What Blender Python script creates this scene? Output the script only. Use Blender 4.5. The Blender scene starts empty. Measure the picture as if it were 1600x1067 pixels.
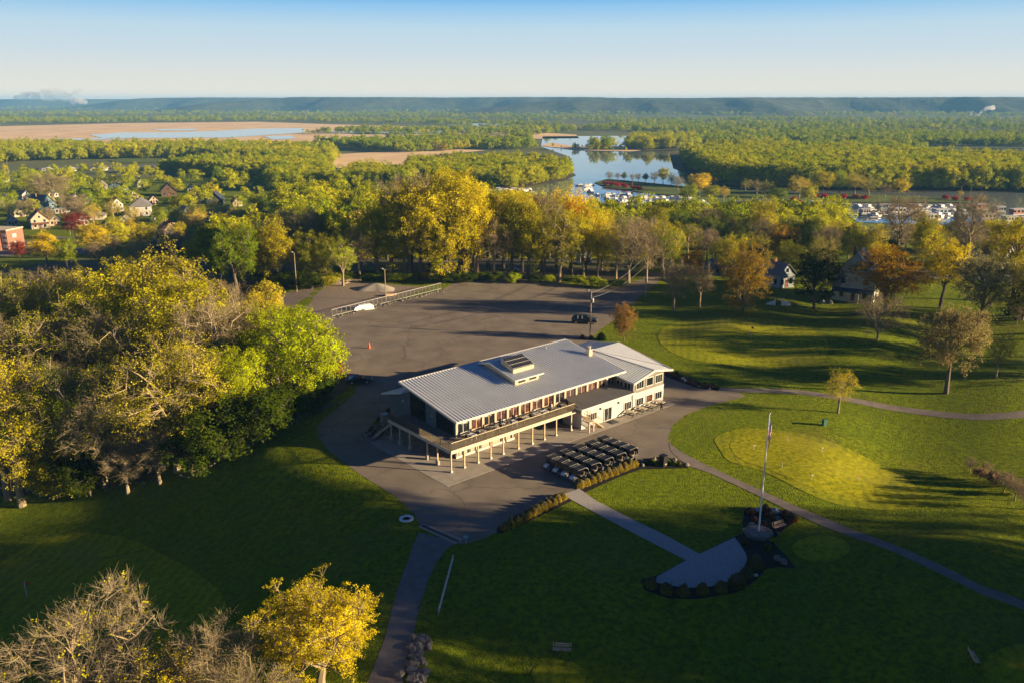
import bpy, bmesh, math, random
import numpy as np
from mathutils import Vector, Matrix, geometry
from math import sin, cos, tan, atan, atan2, radians, pi, sqrt, hypot
R = random.Random(7)
NR = np.random.RandomState(7)
SC = bpy.context.scene
COL = SC.collection
UNIT = 1.155          # layout is measured with the camera at 42; everything is scaled to metres at the end
HAZE = 0.00010
EXPO = 1.5
# ------------------------------------------------------------------ camera
H = 42.0; F = 1300.0; PITCH = atan((533.5 - 157) / F)
cp, sp = cos(PITCH), sin(PITCH)
cam = bpy.data.cameras.new('camera'); camo = bpy.data.objects.new('camera', cam); COL.objects.link(camo)
cam.sensor_width = 36; cam.lens = 36 * F / 1600; cam.clip_start = 0.5; cam.clip_end = 60000
camo.location = (0, 0, H * UNIT); camo.rotation_euler = (pi / 2 - PITCH, 0, 0)
SC.camera = camo
# ------------------------------------------------------------------ light
SUN_EL = radians(12); SUN_AZ = radians(-10)      # direction towards the sun, angle from +X
sdir = Vector((cos(SUN_AZ) * cos(SUN_EL), sin(SUN_AZ) * cos(SUN_EL), sin(SUN_EL)))
sl = bpy.data.lights.new('sun', 'SUN'); sl.energy = 5.0; sl.angle = radians(0.5); sl.color = (1.0, 0.765, 0.45)
so = bpy.data.objects.new('sun', sl); COL.objects.link(so); so.rotation_euler = sdir.to_track_quat('Z', 'Y').to_euler()
W = bpy.data.worlds.new("World"); SC.world = W; W.use_nodes = True
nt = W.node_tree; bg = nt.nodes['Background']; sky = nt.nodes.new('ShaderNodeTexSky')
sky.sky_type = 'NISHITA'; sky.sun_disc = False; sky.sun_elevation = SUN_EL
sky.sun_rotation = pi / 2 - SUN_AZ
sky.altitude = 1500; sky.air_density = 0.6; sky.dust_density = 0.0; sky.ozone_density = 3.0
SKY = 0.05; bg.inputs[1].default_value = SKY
# the low band of sky over the valley: pale at the horizon, quickly deepening to blue
wn, wl = nt.nodes, nt.links; wt = wn.new('ShaderNodeTexCoord'); wx = wn.new('ShaderNodeSeparateXYZ'); wl.new(wt.outputs['Generated'], wx.inputs[0])
wr = wn.new('ShaderNodeMapRange'); wr.inputs[1].default_value = 0; wr.inputs[2].default_value = .125; wl.new(wx.outputs[2], wr.inputs[0])
wc = wn.new('ShaderNodeValToRGB'); wl.new(wr.outputs[0], wc.inputs[0]); we = wc.color_ramp.elements
SG = 1 / (SKY * 2 ** EXPO)
we[0].position = 0; we[0].color = (.95, .86, .70, 1); we[1].position = .92; we[1].color = (.13, .42, .86, 1)
for p_, c_ in ((.18, (.80, .79, .72)), (.42, (.62, .73, .79)), (.62, (.52, .70, .82)), (.80, (.30, .58, .86))): x_ = we.new(p_); x_.color = (*c_, 1)
wv = wn.new('ShaderNodeVectorMath'); wv.operation = 'SCALE'; wv.inputs['Scale'].default_value = SG; wl.new(wc.outputs[0], wv.inputs[0])
wf = wn.new('ShaderNodeMapRange'); wf.inputs[1].default_value = .118; wf.inputs[2].default_value = .2; wl.new(wx.outputs[2], wf.inputs[0])
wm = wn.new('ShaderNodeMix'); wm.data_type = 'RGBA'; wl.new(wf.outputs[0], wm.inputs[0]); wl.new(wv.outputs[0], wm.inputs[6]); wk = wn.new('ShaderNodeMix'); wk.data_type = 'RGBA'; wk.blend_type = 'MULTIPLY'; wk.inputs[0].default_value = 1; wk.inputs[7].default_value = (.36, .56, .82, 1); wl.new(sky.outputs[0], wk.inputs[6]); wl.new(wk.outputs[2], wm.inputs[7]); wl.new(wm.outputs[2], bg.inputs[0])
SC.view_settings.view_transform = 'Standard'; SC.view_settings.look = 'None'; SC.view_settings.gamma = 1
SC.view_settings.exposure = EXPO
SC.render.engine = 'CYCLES'
SC.cycles.use_denoising = True; SC.cycles.sample_clamp_indirect = 3.0
SC.cycles.max_bounces = 6; SC.cycles.diffuse_bounces = 3; SC.cycles.transparent_max_bounces = 12
SC.cycles.volume_bounces = 1; SC.cycles.caustics_reflective = False; SC.cycles.caustics_refractive = False
# ------------------------------------------------------------------ terrain
def ss(t):
    t = np.clip(t, 0, 1); return t * t * (3 - 2 * t)
XE_Y = [0, 40, 60, 75, 84, 90, 97, 108, 117, 127, 146, 159, 400]
XE_X = [-18, -15, -12.5, -11.5, -13, -19, -27, -32, -27, -33, -38, -41, -46]
LOW = -13.0
def hgt(x, y):
    x = np.asarray(x, float); y = np.asarray(y, float)
    drop = LOW * ss((y - 212) / 100)
    d = np.interp(y, XE_Y, XE_X) - x - 1.0
    amp = np.interp(y, [0, 130, 160, 230], [10, 10, 4, 0])
    e = np.clip(d, 0, 45); f = np.where(e < 3, e * e / 6, e - 1.5); left = -amp / 10 * .275 * (f - np.maximum(0, f - 22) ** 2 / 44)
    m = ss((x - np.interp(y, [70, 85, 100, 125, 140, 180, 200], [22, 25, 37, 39, 26, 32, 42])) / 14) * ss((y - 30) / 20) * ss((205 - y) / 40)
    b = 0.70 * np.sin(x * .085 + y * .06 + .6) + .42 * np.sin(x * .19 - y * .13 + 2) + .3 * np.sin(-x * .07 + y * .16)
    b = b + 2.2 * ss((x - 52) / 22) * ss((100 - y) / 25)
    mf = ss((74 - y) / 20) * ss((x + 9) / 8) * (1 - ss((x - 22) / 14))
    return np.maximum(LOW, left + drop) + m * b + mf * (-1.6 * ss((74 - y) / 30) + .25 * np.sin(x * .3 + y * .2))
def h1(x, y): return float(hgt(x, y))
def at(px, py, off=0.0):
    """ground point seen in direction (px,py) of the 1600x1067 survey photo"""
    a = (px - 800) / F; b = (py - 533.5) / F
    dy = cp - b * sp; dz = -sp - b * cp
    ts = np.geomspace(35, 12000, 700)
    g = H + dz * ts - hgt(a * ts, dy * ts)
    k = np.argmax(g < 0)
    if g[k] >= 0: k = len(ts) - 1
    lo, hi = ts[max(k - 1, 0)], ts[k]
    for _ in range(30):
        m = (lo + hi) / 2
        if H + dz * m - h1(a * m, dy * m) < 0: hi = m
        else: lo = m
    return Vector((a * hi, dy * hi, h1(a * hi, dy * hi) + off))
def pj(x, y, z):
    h = z - H; d = y * cp - h * sp; u = y * sp + h * cp
    return 800 + F * x / d, 533.5 - F * u / d
def height_to(p, py):
    lo, hi = 0, 60
    for _ in range(40):
        m = (lo + hi) / 2
        if pj(p.x, p.y, p.z + m)[1] > py: lo = m
        else: hi = m
    return lo
def ppm(p): return F / (p.y * cp + (H - p.z) * sp)      # photo pixels per unit at p
# clubhouse frame: u along its front, v towards its back
O = Vector((-7.08, 89.52, 0)); BA = radians(40.9)
UV = Matrix.Translation(O) @ Matrix.Rotation(BA, 4, 'Z')
def L(u, v, z=0): return UV @ Vector((u, v, z))
# ------------------------------------------------------------------ materials
def mat(name, col, rough=0.85, var=0.25, scale=1.5, bump=0.0, metal=0.0, col2=None, detail=6, bscale=None, spec=0.3, coords='Object'):
    m = bpy.data.materials.new(name); m.use_nodes = True; n = m.node_tree.nodes; l = m.node_tree.links
    b = n['Principled BSDF']; b.inputs['Roughness'].default_value = rough; b.inputs['Metallic'].default_value = metal
    b.inputs['Specular IOR Level'].default_value = spec
    tc = n.new('ShaderNodeTexCoord')
    if var > 0:
        no = n.new('ShaderNodeTexNoise'); no.inputs['Scale'].default_value = scale; no.inputs['Detail'].default_value = detail
        l.new(tc.outputs[coords], no.inputs['Vector'])
        r = n.new('ShaderNodeValToRGB'); l.new(no.outputs[0], r.inputs[0])
        c2 = col2 or tuple(c * (1 + var) for c in col); c1 = col if col2 else tuple(c * (1 - var) for c in col)
        r.color_ramp.elements[0].position = .3; r.color_ramp.elements[1].position = .7
        r.color_ramp.elements[0].color = (*c1, 1); r.color_ramp.elements[1].color = (*c2, 1)
        l.new(r.outputs[0], b.inputs['Base Color'])
    else: b.inputs['Base Color'].default_value = (*col, 1)
    if bump > 0:
        nb = n.new('ShaderNodeTexNoise'); nb.inputs['Scale'].default_value = bscale or scale * 6; nb.inputs['Detail'].default_value = 4
        l.new(tc.outputs[coords], nb.inputs['Vector']); bp = n.new('ShaderNodeBump'); bp.inputs['Strength'].default_value = min(1, bump)
        bp.inputs['Distance'].default_value = 0.05 * max(1, bump); l.new(nb.outputs[0], bp.inputs['Height']); l.new(bp.outputs[0], b.inputs['Normal'])
    return m
def nodes(m): return m.node_tree.nodes, m.node_tree.links
def mixc(n, l, fac, a, b, mode='MIX'):
    x = n.new('ShaderNodeMix'); x.data_type = 'RGBA'; x.blend_type = mode
    for s, i in ((fac, 0), (a, 6), (b, 7)):
        if isinstance(s, (int, float)): x.inputs[i].default_value = s
        elif isinstance(s, tuple): x.inputs[i].default_value = (*s, 1)
        else: l.new(s, x.inputs[i])
    return x.outputs[2]
def stains(m, col, sc, th, stretch=None, fac=.38):
    '''tar lines / cracks of their own shape laid over a paved surface'''
    n, l = m.node_tree.nodes, m.node_tree.links; b = n['Principled BSDF']; src = b.inputs['Base Color'].links[0].from_socket
    tc = n.new('ShaderNodeTexCoord'); w = n.new('ShaderNodeTexNoise'); w.inputs['Scale'].default_value = .35
    l.new(tc.outputs['Object'], w.inputs['Vector']); ad = n.new('ShaderNodeVectorMath'); ad.operation = 'MULTIPLY_ADD'; ad.inputs[1].default_value = (3, 3, 0)
    l.new(w.outputs['Color'], ad.inputs[0]); l.new(tc.outputs['Object'], ad.inputs[2])
    v = n.new('ShaderNodeTexVoronoi'); v.feature = 'DISTANCE_TO_EDGE'; v.inputs['Scale'].default_value = sc; l.new(ad.outputs[0], v.inputs['Vector'])
    r = n.new('ShaderNodeMapRange'); r.inputs[1].default_value = th; r.inputs[2].default_value = th * 1.6; r.inputs[3].default_value = fac; r.inputs[4].default_value = 0; l.new(v.outputs['Distance'], r.inputs[0])
    l.new(mixc(n, l, r.outputs[0], src, col), b.inputs['Base Color'])
def grass_mat(name, c1, c2, dry, stripes=0.0, sang=0.6, swid=2.2, bump=.6, dryamt=.35):
    m = bpy.data.materials.new(name); m.use_nodes = True; n, l = nodes(m); b = n['Principled BSDF']
    b.inputs['Roughness'].default_value = .9; b.inputs['Specular IOR Level'].default_value = .1
    tc = n.new('ShaderNodeTexCoord')
    def noise(s, d=5, dist=0):
        x = n.new('ShaderNodeTexNoise'); x.inputs['Scale'].default_value = s; x.inputs['Detail'].default_value = d
        x.inputs['Distortion'].default_value = dist; l.new(tc.outputs['Object'], x.inputs['Vector']); return x.outputs[0]
    def ramp(s, p0, p1):
        r = n.new('ShaderNodeMapRange'); r.inputs[1].default_value = p0; r.inputs[2].default_value = p1; l.new(s, r.inputs[0]); return r.outputs[0]
    base = mixc(n, l, ramp(noise(.12, 6), .35, .65), c1, c2); base = mixc(n, l, ramp(noise(.03, 4, 1.5), .45, .7), base, tuple(x * y for x, y in zip(c2, (1.25, 1.08, 1.2)))); base = mixc(n, l, ramp(noise(.5, 7, .8), .5, .75), base, tuple(x * .72 for x in c1))
    fine = noise(1.6, 9); base = mixc(n, l, ramp(fine, .38, .62), base, tuple(x * .5 for x in c1))
    tuft = noise(9, 4); base = mixc(n, l, ramp(tuft, .45, .8), base, tuple(min(1, x * 1.45) for x in c2))
    base = mixc(n, l, ramp(noise(.07, 8, .6), .54, .54 + dryamt), base, dry)
    if stripes:
        w = n.new('ShaderNodeTexWave'); w.inputs['Scale'].default_value = 1 / swid; w.inputs['Distortion'].default_value = 1.2
        w.inputs['Detail Scale'].default_value = .3
        mp = n.new('ShaderNodeMapping'); mp.inputs['Rotation'].default_value = (0, 0, sang); l.new(tc.outputs['Object'], mp.inputs[0]); l.new(mp.outputs[0], w.inputs[0])
        r = ramp(w.outputs[1], .2, .8); k = n.new('ShaderNodeMath'); k.operation = 'MULTIPLY'; k.inputs[1].default_value = stripes; l.new(r, k.inputs[0])
        base = mixc(n, l, k.outputs[0], base, tuple(x * 1.5 for x in c2))
    l.new(base, b.inputs['Base Color'])
    bp = n.new('ShaderNodeBump'); bp.inputs['Strength'].default_value = bump; bp.inputs['Distance'].default_value = .22
    l.new(noise(5, 6), bp.inputs['Height']); l.new(bp.outputs[0], b.inputs['Normal'])
    return m
def leaf_mat(name, usecolor=True, ramp=None):
    m = bpy.data.materials.new(name); m.use_nodes = True; n, l = nodes(m); n.remove(n['Principled BSDF'])
    oi = n.new('ShaderNodeObjectInfo'); d = n.new('ShaderNodeBsdfDiffuse'); t = n.new('ShaderNodeBsdfTranslucent'); mx = n.new('ShaderNodeMixShader')
    mx.inputs[0].default_value = .38
    tc = n.new('ShaderNodeTexCoord'); no = n.new('ShaderNodeTexNoise'); no.inputs['Scale'].default_value = 4.5; no.inputs['Detail'].default_value = 3
    l.new(tc.outputs['Object'], no.inputs['Vector'])
    mr = n.new('ShaderNodeMapRange'); mr.inputs[1].default_value = .35; mr.inputs[2].default_value = .68; mr.inputs[3].default_value = .62; mr.inputs[4].default_value = 1.35
    l.new(no.outputs[0], mr.inputs[0])
    if usecolor: c = oi.outputs['Color']
    else:
        r = n.new('ShaderNodeValToRGB'); ln = n.new('ShaderNodeTexNoise'); ln.inputs['Scale'].default_value = .012; ln.inputs['Detail'].default_value = 5; l.new(oi.outputs['Location'], ln.inputs['Vector'])
        ma = n.new('ShaderNodeMath'); ma.operation = 'MULTIPLY_ADD'; ma.inputs[1].default_value = .45; mb_ = n.new('ShaderNodeMapRange'); mb_.inputs[1].default_value = .3; mb_.inputs[2].default_value = .7; mb_.inputs[4].default_value = .6
        l.new(ln.outputs[0], mb_.inputs[0]); l.new(oi.outputs['Random'], ma.inputs[0]); l.new(mb_.outputs[0], ma.inputs[2]); l.new(ma.outputs[0], r.inputs[0]); e = r.color_ramp.elements
        e[0].color = (*ramp[0], 1); e[1].color = (*ramp[-1], 1)
        for i, cc in enumerate(ramp[1:-1]): x = e.new((i + 1) / (len(ramp) - 1)); x.color = (*cc, 1)
        c = r.outputs[0]
    vm = n.new('ShaderNodeVectorMath'); vm.operation = 'SCALE'; l.new(c, vm.inputs[0]); l.new(mr.outputs[0], vm.inputs['Scale'])
    l.new(vm.outputs[0], d.inputs[0]); l.new(vm.outputs[0], t.inputs[0]); l.new(d.outputs[0], mx.inputs[1]); l.new(t.outputs[0], mx.inputs[2])
    l.new(mx.outputs[0], n['Material Output'].inputs[0])
    return m
M = {}
M['grass'] = grass_mat('grass', (.105, .158, .003), (.185, .230, .003), (.19, .17, .03), stripes=.07, sang=.55, swid=6, bump=.9)
M['green'] = grass_mat('mown green', (.25, .28, .005), (.33, .33, .007), (.40, .35, .04), stripes=.10, sang=1.2, swid=5, bump=.15)
M['collar'] = grass_mat('collar turf', (.20, .235, .005), (.28, .29, .006), (.2, .2, .05), stripes=.2, sang=.2, swid=5, bump=.3)
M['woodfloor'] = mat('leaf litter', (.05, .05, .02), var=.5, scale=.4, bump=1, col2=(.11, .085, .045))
M['asphalt'] = mat('asphalt', (.205, .168, .128), rough=.9, var=.2, scale=.25, bump=.25, bscale=12, detail=10)
stains(M['asphalt'], (.05, .045, .045), .085, .006); stains(M['asphalt'], (.27, .23, .19), .04, .02, fac=.2)
M['path'] = mat('old asphalt path', (.21, .175, .145), rough=.9, var=.18, scale=.8, bump=.3, bscale=10, detail=10)
M['concrete'] = mat('concrete', (.33, .29, .24), var=.14, scale=.7, bump=.1, detail=10)
M['walk'] = mat('aggregate paving', (.38, .35, .32), var=.22, scale=6, bump=.3, detail=6)
M['mulch'] = mat('bark mulch', (.012, .010, .009), var=.6, scale=4, bump=1)
M['marsh'] = mat('dry reeds', (.72, .48, .24), var=.3, scale=.02, col2=(.92, .66, .38), detail=10)
M['field'] = mat('park grass', (.10, .14, .02), var=.3, scale=.05, detail=8)
M['water'] = mat('water', (.20, .235, .24), rough=.04, var=0, bump=.02, bscale=.5, spec=.5)
M['metalroof'] = mat('standing seam metal', (.58, .60, .62), rough=.5, var=.06, scale=.5)
M['lowroof'] = mat('grey membrane roof', (.17, .165, .165), rough=.6, var=.08, scale=.6, metal=.1)
M['whitetrim'] = mat('white trim', (.48, .47, .44), var=.06, scale=2)
M['cream'] = mat('cream stucco', (.40, .35, .26), var=.08, scale=1)
M['whitebrick'] = mat('painted block', (.46, .44, .41), var=.07, scale=3, bump=.2)
M['siding'] = mat('grey siding', (.19, .175, .15), var=.1, scale=2)
M['blueside'] = mat('blue grey board siding', (.15, .17, .19), var=.12, scale=1.3)
M['glass'] = mat('dark glass', (.012, .015, .018), rough=.08, var=0, spec=.6)
M['glassred'] = mat('reddish painted reflection glass', (.015, .010, .012), rough=.12, var=.9, scale=2.2, col2=(.13, .06, .05), spec=.6, detail=8)  # blotchy red over dark puts broken reflections into the colour
M['black'] = mat('black paint', (.015, .015, .016), rough=.45, var=.1, scale=3)
M['rubber'] = mat('rubber', (.012, .012, .012), rough=.8, var=0)
M['deck'] = mat('deck boards', (.24, .20, .17), var=.2, scale=2)
M['wood'] = mat('cedar wood', (.60, .40, .24), var=.25, scale=3)
M['post'] = mat('timber post', (.50, .38, .25), var=.15, scale=2)
M['fascia'] = mat('pale fascia', (.55, .47, .33), var=.1, scale=1.5)
M['rail'] = mat('bronze rail', (.16, .13, .08), rough=.5, var=.1, metal=.4)
M['bark'] = mat('bark', (.15, .115, .085), var=.35, scale=5, bump=.6)
M['palebark'] = mat('pale bark', (.28, .22, .13), var=.3, scale=5, bump=.4)
M['rock'] = mat('field stone', (.17, .15, .13), var=.35, scale=1.5, bump=.8, bscale=3)
M['brick'] = mat('red brick', (.26, .13, .09), var=.2, scale=2)
M['steel'] = mat('galvanised steel', (.42, .40, .38), rough=.4, var=.1, metal=.6)
M['gravel'] = mat('gravel', (.24, .19, .15), var=.35, scale=2, bump=.6, detail=10)
M['whitepaint'] = mat('white paint', (.78, .77, .74), rough=.5, var=.05)
M['cartwhite'] = mat('pale cart body', (.62, .60, .58), rough=.3, var=.04, spec=.5)
M['seat'] = mat('tan vinyl', (.20, .16, .12), rough=.5, var=.05)
M['orange'] = mat('orange plastic', (.75, .14, .03), rough=.5, var=.05)
M['greenbox'] = mat('green enamel', (.05, .14, .10), rough=.5, var=.1)
M['skin'] = mat('skin', (.45, .27, .19), rough=.6, var=.05)
M['cloth'] = mat('dark cloth', (.03, .035, .05), var=.15)
M['leaf'] = leaf_mat('leaves')
M['farleaf'] = leaf_mat('far leaves', False, [(.13, .22, .010), (.20, .30, .010), (.28, .37, .012), (.36, .40, .014), (.30, .37, .012), (.50, .50, .016), (.40, .34, .04)])
M['midleaf'] = leaf_mat('mid leaves', False, [(.15, .24, .008), (.24, .33, .008), (.36, .41, .008), (.48, .47, .010), (.36, .40, .010), (.60, .55, .010), (.42, .34, .05)])
_pm = {}
def paint(col, rough=.8):
    k = (tuple(round(c, 3) for c in col), rough)
    if k not in _pm: _pm[k] = mat('paint', col, rough=rough, var=.08, scale=1.2)
    return _pm[k]
# ------------------------------------------------------------------ mesh building
class MB:
    def __init__(s): s.v = []; s.f = []
    def add(s, vs, fs):
        o = len(s.v); s.v += [tuple(q) for q in vs]; s.f += [tuple(i + o for i in f) for f in fs]; return s
    def box(s, x0, x1, y0, y1, z0, z1, m=None):
        vs = [Vector(q) for q in ((x0, y0, z0), (x1, y0, z0), (x1, y1, z0), (x0, y1, z0), (x0, y0, z1), (x1, y0, z1), (x1, y1, z1), (x0, y1, z1))]
        if m: vs = [m @ q for q in vs]
        return s.add(vs, [(0, 3, 2, 1), (4, 5, 6, 7), (0, 1, 5, 4), (1, 2, 6, 5), (2, 3, 7, 6), (3, 0, 4, 7)])
    def slab(s, q, t, m=None):       # quad of 4 points, thickened downwards by t
        vs = [Vector(a) for a in q] + [Vector(a) - Vector((0, 0, t)) for a in q]
        if m: vs = [m @ a for a in vs]
        return s.add(vs, [(0, 1, 2, 3), (7, 6, 5, 4), (0, 4, 5, 1), (1, 5, 6, 2), (2, 6, 7, 3), (3, 7, 4, 0)])
    def prism(s, prof, y0, y1, m=None):   # xz profile extruded in y
        k = len(prof); vs = [Vector((a, y0, b)) for a, b in prof] + [Vector((a, y1, b)) for a, b in prof]
        if m: vs = [m @ a for a in vs]
        return s.add(vs, [tuple(range(k)), tuple(range(2 * k - 1, k - 1, -1))] + [(i, i + k, (i + 1) % k + k, (i + 1) % k) for i in range(k)])
    def tube(s, pts, rs, n=6, cap=True):
        pts = [Vector(p) for p in pts]; o = len(s.v); vs = []; fs = []
        if isinstance(rs, (int, float)): rs = [rs] * len(pts)
        for i, p in enumerate(pts):
            d = (pts[min(i + 1, len(pts) - 1)] - pts[max(i - 1, 0)])
            d = d.normalized() if d.length > 1e-9 else Vector((0, 0, 1))
            a = d.cross(Vector((0, 0, 1)) if abs(d.z) < .95 else Vector((1, 0, 0))).normalized(); b = d.cross(a)
            for k in range(n): vs.append(p + (a * cos(2 * pi * k / n) + b * sin(2 * pi * k / n)) * rs[i])
        for i in range(len(pts) - 1):
            for k in range(n): fs.append((i * n + k, i * n + (k + 1) % n, (i + 1) * n + (k + 1) % n, (i + 1) * n + k))
        if cap: fs.append(tuple(range(n))); fs.append(tuple(reversed(range((len(pts) - 1) * n, len(pts) * n))))
        return s.add(vs, fs)
    def lathe(s, prof, n=12, m=None):     # (r,z) profile
        vs = [Vector((r * cos(2 * pi * k / n), r * sin(2 * pi * k / n), z)) for r, z in prof for k in range(n)]
        if m: vs = [m @ a for a in vs]
        fs = [(i * n + k, i * n + (k + 1) % n, (i + 1) * n + (k + 1) % n, (i + 1) * n + k) for i in range(len(prof) - 1) for k in range(n)]
        fs += [tuple(reversed(range(n))), tuple(range((len(prof) - 1) * n, len(prof) * n))]
        return s.add(vs, fs)
    def blob(s, c, r, seed=0, sub=2, amp=.25, squash=1):
        bm = bmesh.new(); bmesh.ops.create_icosphere(bm, subdivisions=sub, radius=1)
        q = random.Random(seed); ph = [q.uniform(0, 6) for _ in range(6)]
        vs = []
        for v in bm.verts:
            k = 1 + amp * (sin(v.co.x * 3 + ph[0]) * .5 + sin(v.co.y * 4 + ph[1]) * .4 + sin(v.co.z * 5 + ph[2]) * .3 + sin(v.co.x * 9 + v.co.y * 7 + ph[3]) * .25)
            vs.append(Vector(c) + Vector((v.co.x * r * k, v.co.y * r * k, v.co.z * r * k * squash)))
        fs = [tuple(v.index for v in f.verts) for f in bm.faces]; bm.free(); return s.add(vs, fs)
    def mesh(s, name):
        me = bpy.data.meshes.new(name); me.from_pydata(s.v, [], s.f); me.update(); return me
    def build(s, name, m, parent=None, smooth=False):
        me = s.mesh(name); me.materials.append(m)
        if smooth: me.polygons.foreach_set('use_smooth', [True] * len(me.polygons))
        o = bpy.data.objects.new(name, me); COL.objects.link(o); o.parent = parent; return o
def npmesh(name, V, Fq, m, smooth=False):
    me = bpy.data.meshes.new(name); V = np.asarray(V, np.float32); Fq = np.asarray(Fq, np.int32); k = Fq.shape[1]
    me.vertices.add(len(V)); me.vertices.foreach_set('co', V.ravel()); me.loops.add(Fq.size); me.loops.foreach_set('vertex_index', Fq.ravel())
    me.polygons.add(len(Fq)); me.polygons.foreach_set('loop_start', np.arange(0, Fq.size, k, dtype=np.int32))
    if smooth: me.polygons.foreach_set('use_smooth', [True] * len(Fq))
    me.update(calc_edges=True); me.materials.append(m); return me
def tag(o, label, cat, group=None):
    o['label'] = label; o['category'] = cat
    if group: o['group'] = group
    return o
def thing(name, label, cat, loc=(0, 0, 0), rz=0, group=None, scale=None):
    o = bpy.data.objects.new(name, None); COL.objects.link(o); o.location = loc; o.rotation_euler = (0, 0, rz)
    o.empty_display_size = .3
    if scale: o.scale = scale
    return tag(o, label, cat, group)
def setting(o, kind='structure'): o['kind'] = kind; return o
CH = {}
def copy_tree(src, loc=None, rz=None, label=None, scale=None):
    def cp_(o, par):
        c = o.copy(); COL.objects.link(c)
        if par: c.parent = par
        for k in list(o.children): cp_(k, c)
        return c
    c = cp_(src, None)
    if loc is not None: c.location = loc
    if rz is not None: c.rotation_euler = (0, 0, rz)
    if label: c['label'] = label
    if scale: c.scale = scale
    return c
ORD = ['first', 'second', 'third', 'fourth', 'fifth', 'sixth', 'seventh', 'eighth', 'ninth', 'tenth', 'eleventh', 'twelfth', 'thirteenth', 'fourteenth', 'fifteenth', 'sixteenth', 'seventeenth', 'eighteenth', 'nineteenth', 'twentieth']
def ordn(i):
    if i < 20: return ORD[i]
    t = ['twenty', 'thirty', 'forty', 'fifty', 'sixty', 'seventy', 'eighty', 'ninety'][(i + 1) // 10 - 2]; r = (i + 1) % 10
    return t + '-' + ORD[r - 1] if r else t.replace('ty', 'tieth')
def sheet(name, pts, off, m, step=None, world=False, zfix=None):
    """flat surface draped on the terrain; pts are survey pixels (or world xy)"""
    P = [Vector((p[0], p[1])) if world else at(p[0], p[1]).xy for p in pts]
    n = len(P); vs = list(P); ed = [(i, (i + 1) % n) for i in range(n)]
    if step:
        # subdivide boundary, add interior points
        vs = []
        for i in range(n):
            a, b = P[i], P[(i + 1) % n]; k = max(1, int((b - a).length / step)); vs += [a.lerp(b, j / k) for j in range(k)]
        n2 = len(vs); ed = [(i, (i + 1) % n2) for i in range(n2)]
        xs = [p.x for p in vs]; ys = [p.y for p in vs]; poly = list(vs)
        gx = np.arange(min(xs), max(xs), step); gy = np.arange(min(ys), max(ys), step)
        X, Y = np.meshgrid(gx, gy); X = X.ravel() + NR.uniform(-.1, .1, X.size) * step; Y = Y.ravel() + NR.uniform(-.1, .1, Y.size) * step
        ins = np.zeros(X.size, bool); j = n2 - 1
        for i in range(n2):
            c = ((ys[i] > Y) != (ys[j] > Y)) & (X < (xs[j] - xs[i]) * (Y - ys[i]) / (ys[j] - ys[i] + 1e-12) + xs[i]); ins ^= c; j = i
        vs += [Vector((a, b)) for a, b in zip(X[ins], Y[ins])]
    r = geometry.delaunay_2d_cdt(vs, ed, [], 1, 1e-4)
    V = np.array([(q.x, q.y) for q in r[0]]); Z = hgt(V[:, 0], V[:, 1]) + off if zfix is None else np.full(len(V), zfix)
    me = bpy.data.meshes.new(name)
    fs = []
    for f in r[2]:
        a, b, c = [r[0][i] for i in f[:3]]
        fs.append(tuple(f) if (b - a).cross(c - a) > 0 else tuple(reversed(f)))
    me.from_pydata([(a, b, c) for (a, b), c in zip(V, Z)], [], fs); me.materials.append(m); me.update()
    me.polygons.foreach_set('use_smooth', [True] * len(me.polygons))
    o = bpy.data.objects.new(name, me); COL.objects.link(o); return setting(o)
def curve(pts, k=6):       # closed/open Catmull-Rom smoothing of pixel outlines
    out = []; n = len(pts)
    for i in range(n):
        p0, p1, p2, p3 = [np.array(pts[(i + d) % n], float) for d in (-1, 0, 1, 2)]
        for j in range(k):
            t = j / k; out.append(tuple(.5 * ((2 * p1) + (-p0 + p2) * t + (2 * p0 - 5 * p1 + 4 * p2 - p3) * t * t + (-p0 + 3 * p1 - 3 * p2 + p3) * t ** 3)))
    return out
def opencurve(pts, k=6):
    e = [tuple(2 * np.array(pts[0]) - np.array(pts[1]))] + list(pts) + [tuple(2 * np.array(pts[-1]) - np.array(pts[-2]))]
    out = []
    for i in range(1, len(e) - 2):
        p0, p1, p2, p3 = [np.array(e[i + d], float) for d in (-1, 0, 1, 2)]
        for j in range(k):
            t = j / k; out.append(tuple(.5 * ((2 * p1) + (-p0 + p2) * t + (2 * p0 - 5 * p1 + 4 * p2 - p3) * t * t + (-p0 + 3 * p1 - 3 * p2 + p3) * t ** 3)))
    return out + [tuple(pts[-1])]
# ------------------------------------------------------------------ ground
def axis(segs):
    out = []
    for a, b, s in segs: out += list(np.linspace(a, b, max(2, int(abs(b - a) / s)), endpoint=False))
    return np.array(out + [segs[-1][1]])
gx = axis([(-9000, -3000, 1000), (-3000, -600, 120), (-600, -120, 16), (-120, -64, 4), (-64, 84, 1.3), (84, 140, 4), (140, 600, 16), (600, 3000, 120), (3000, 9000, 1000)])
gy = axis([(-900, -100, 60), (-100, 30, 6), (30, 205, 1.3), (205, 330, 4), (330, 900, 25), (900, 3500, 130), (3500, 8500, 500)])
X, Y = np.meshgrid(gx, gy); Z = hgt(X, Y)
V = np.stack([X.ravel(), Y.ravel(), Z.ravel()], 1); nx = len(gx)
ii = np.arange(len(gy) - 1)[:, None] * nx + np.arange(nx - 1)[None]
Fq = np.stack([ii, ii + 1, ii + nx + 1, ii + nx], -1).reshape(-1, 4)
g = bpy.data.objects.new('ground', npmesh('ground', V, Fq, M['grass'], True)); COL.objects.link(g); setting(g)
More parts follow.
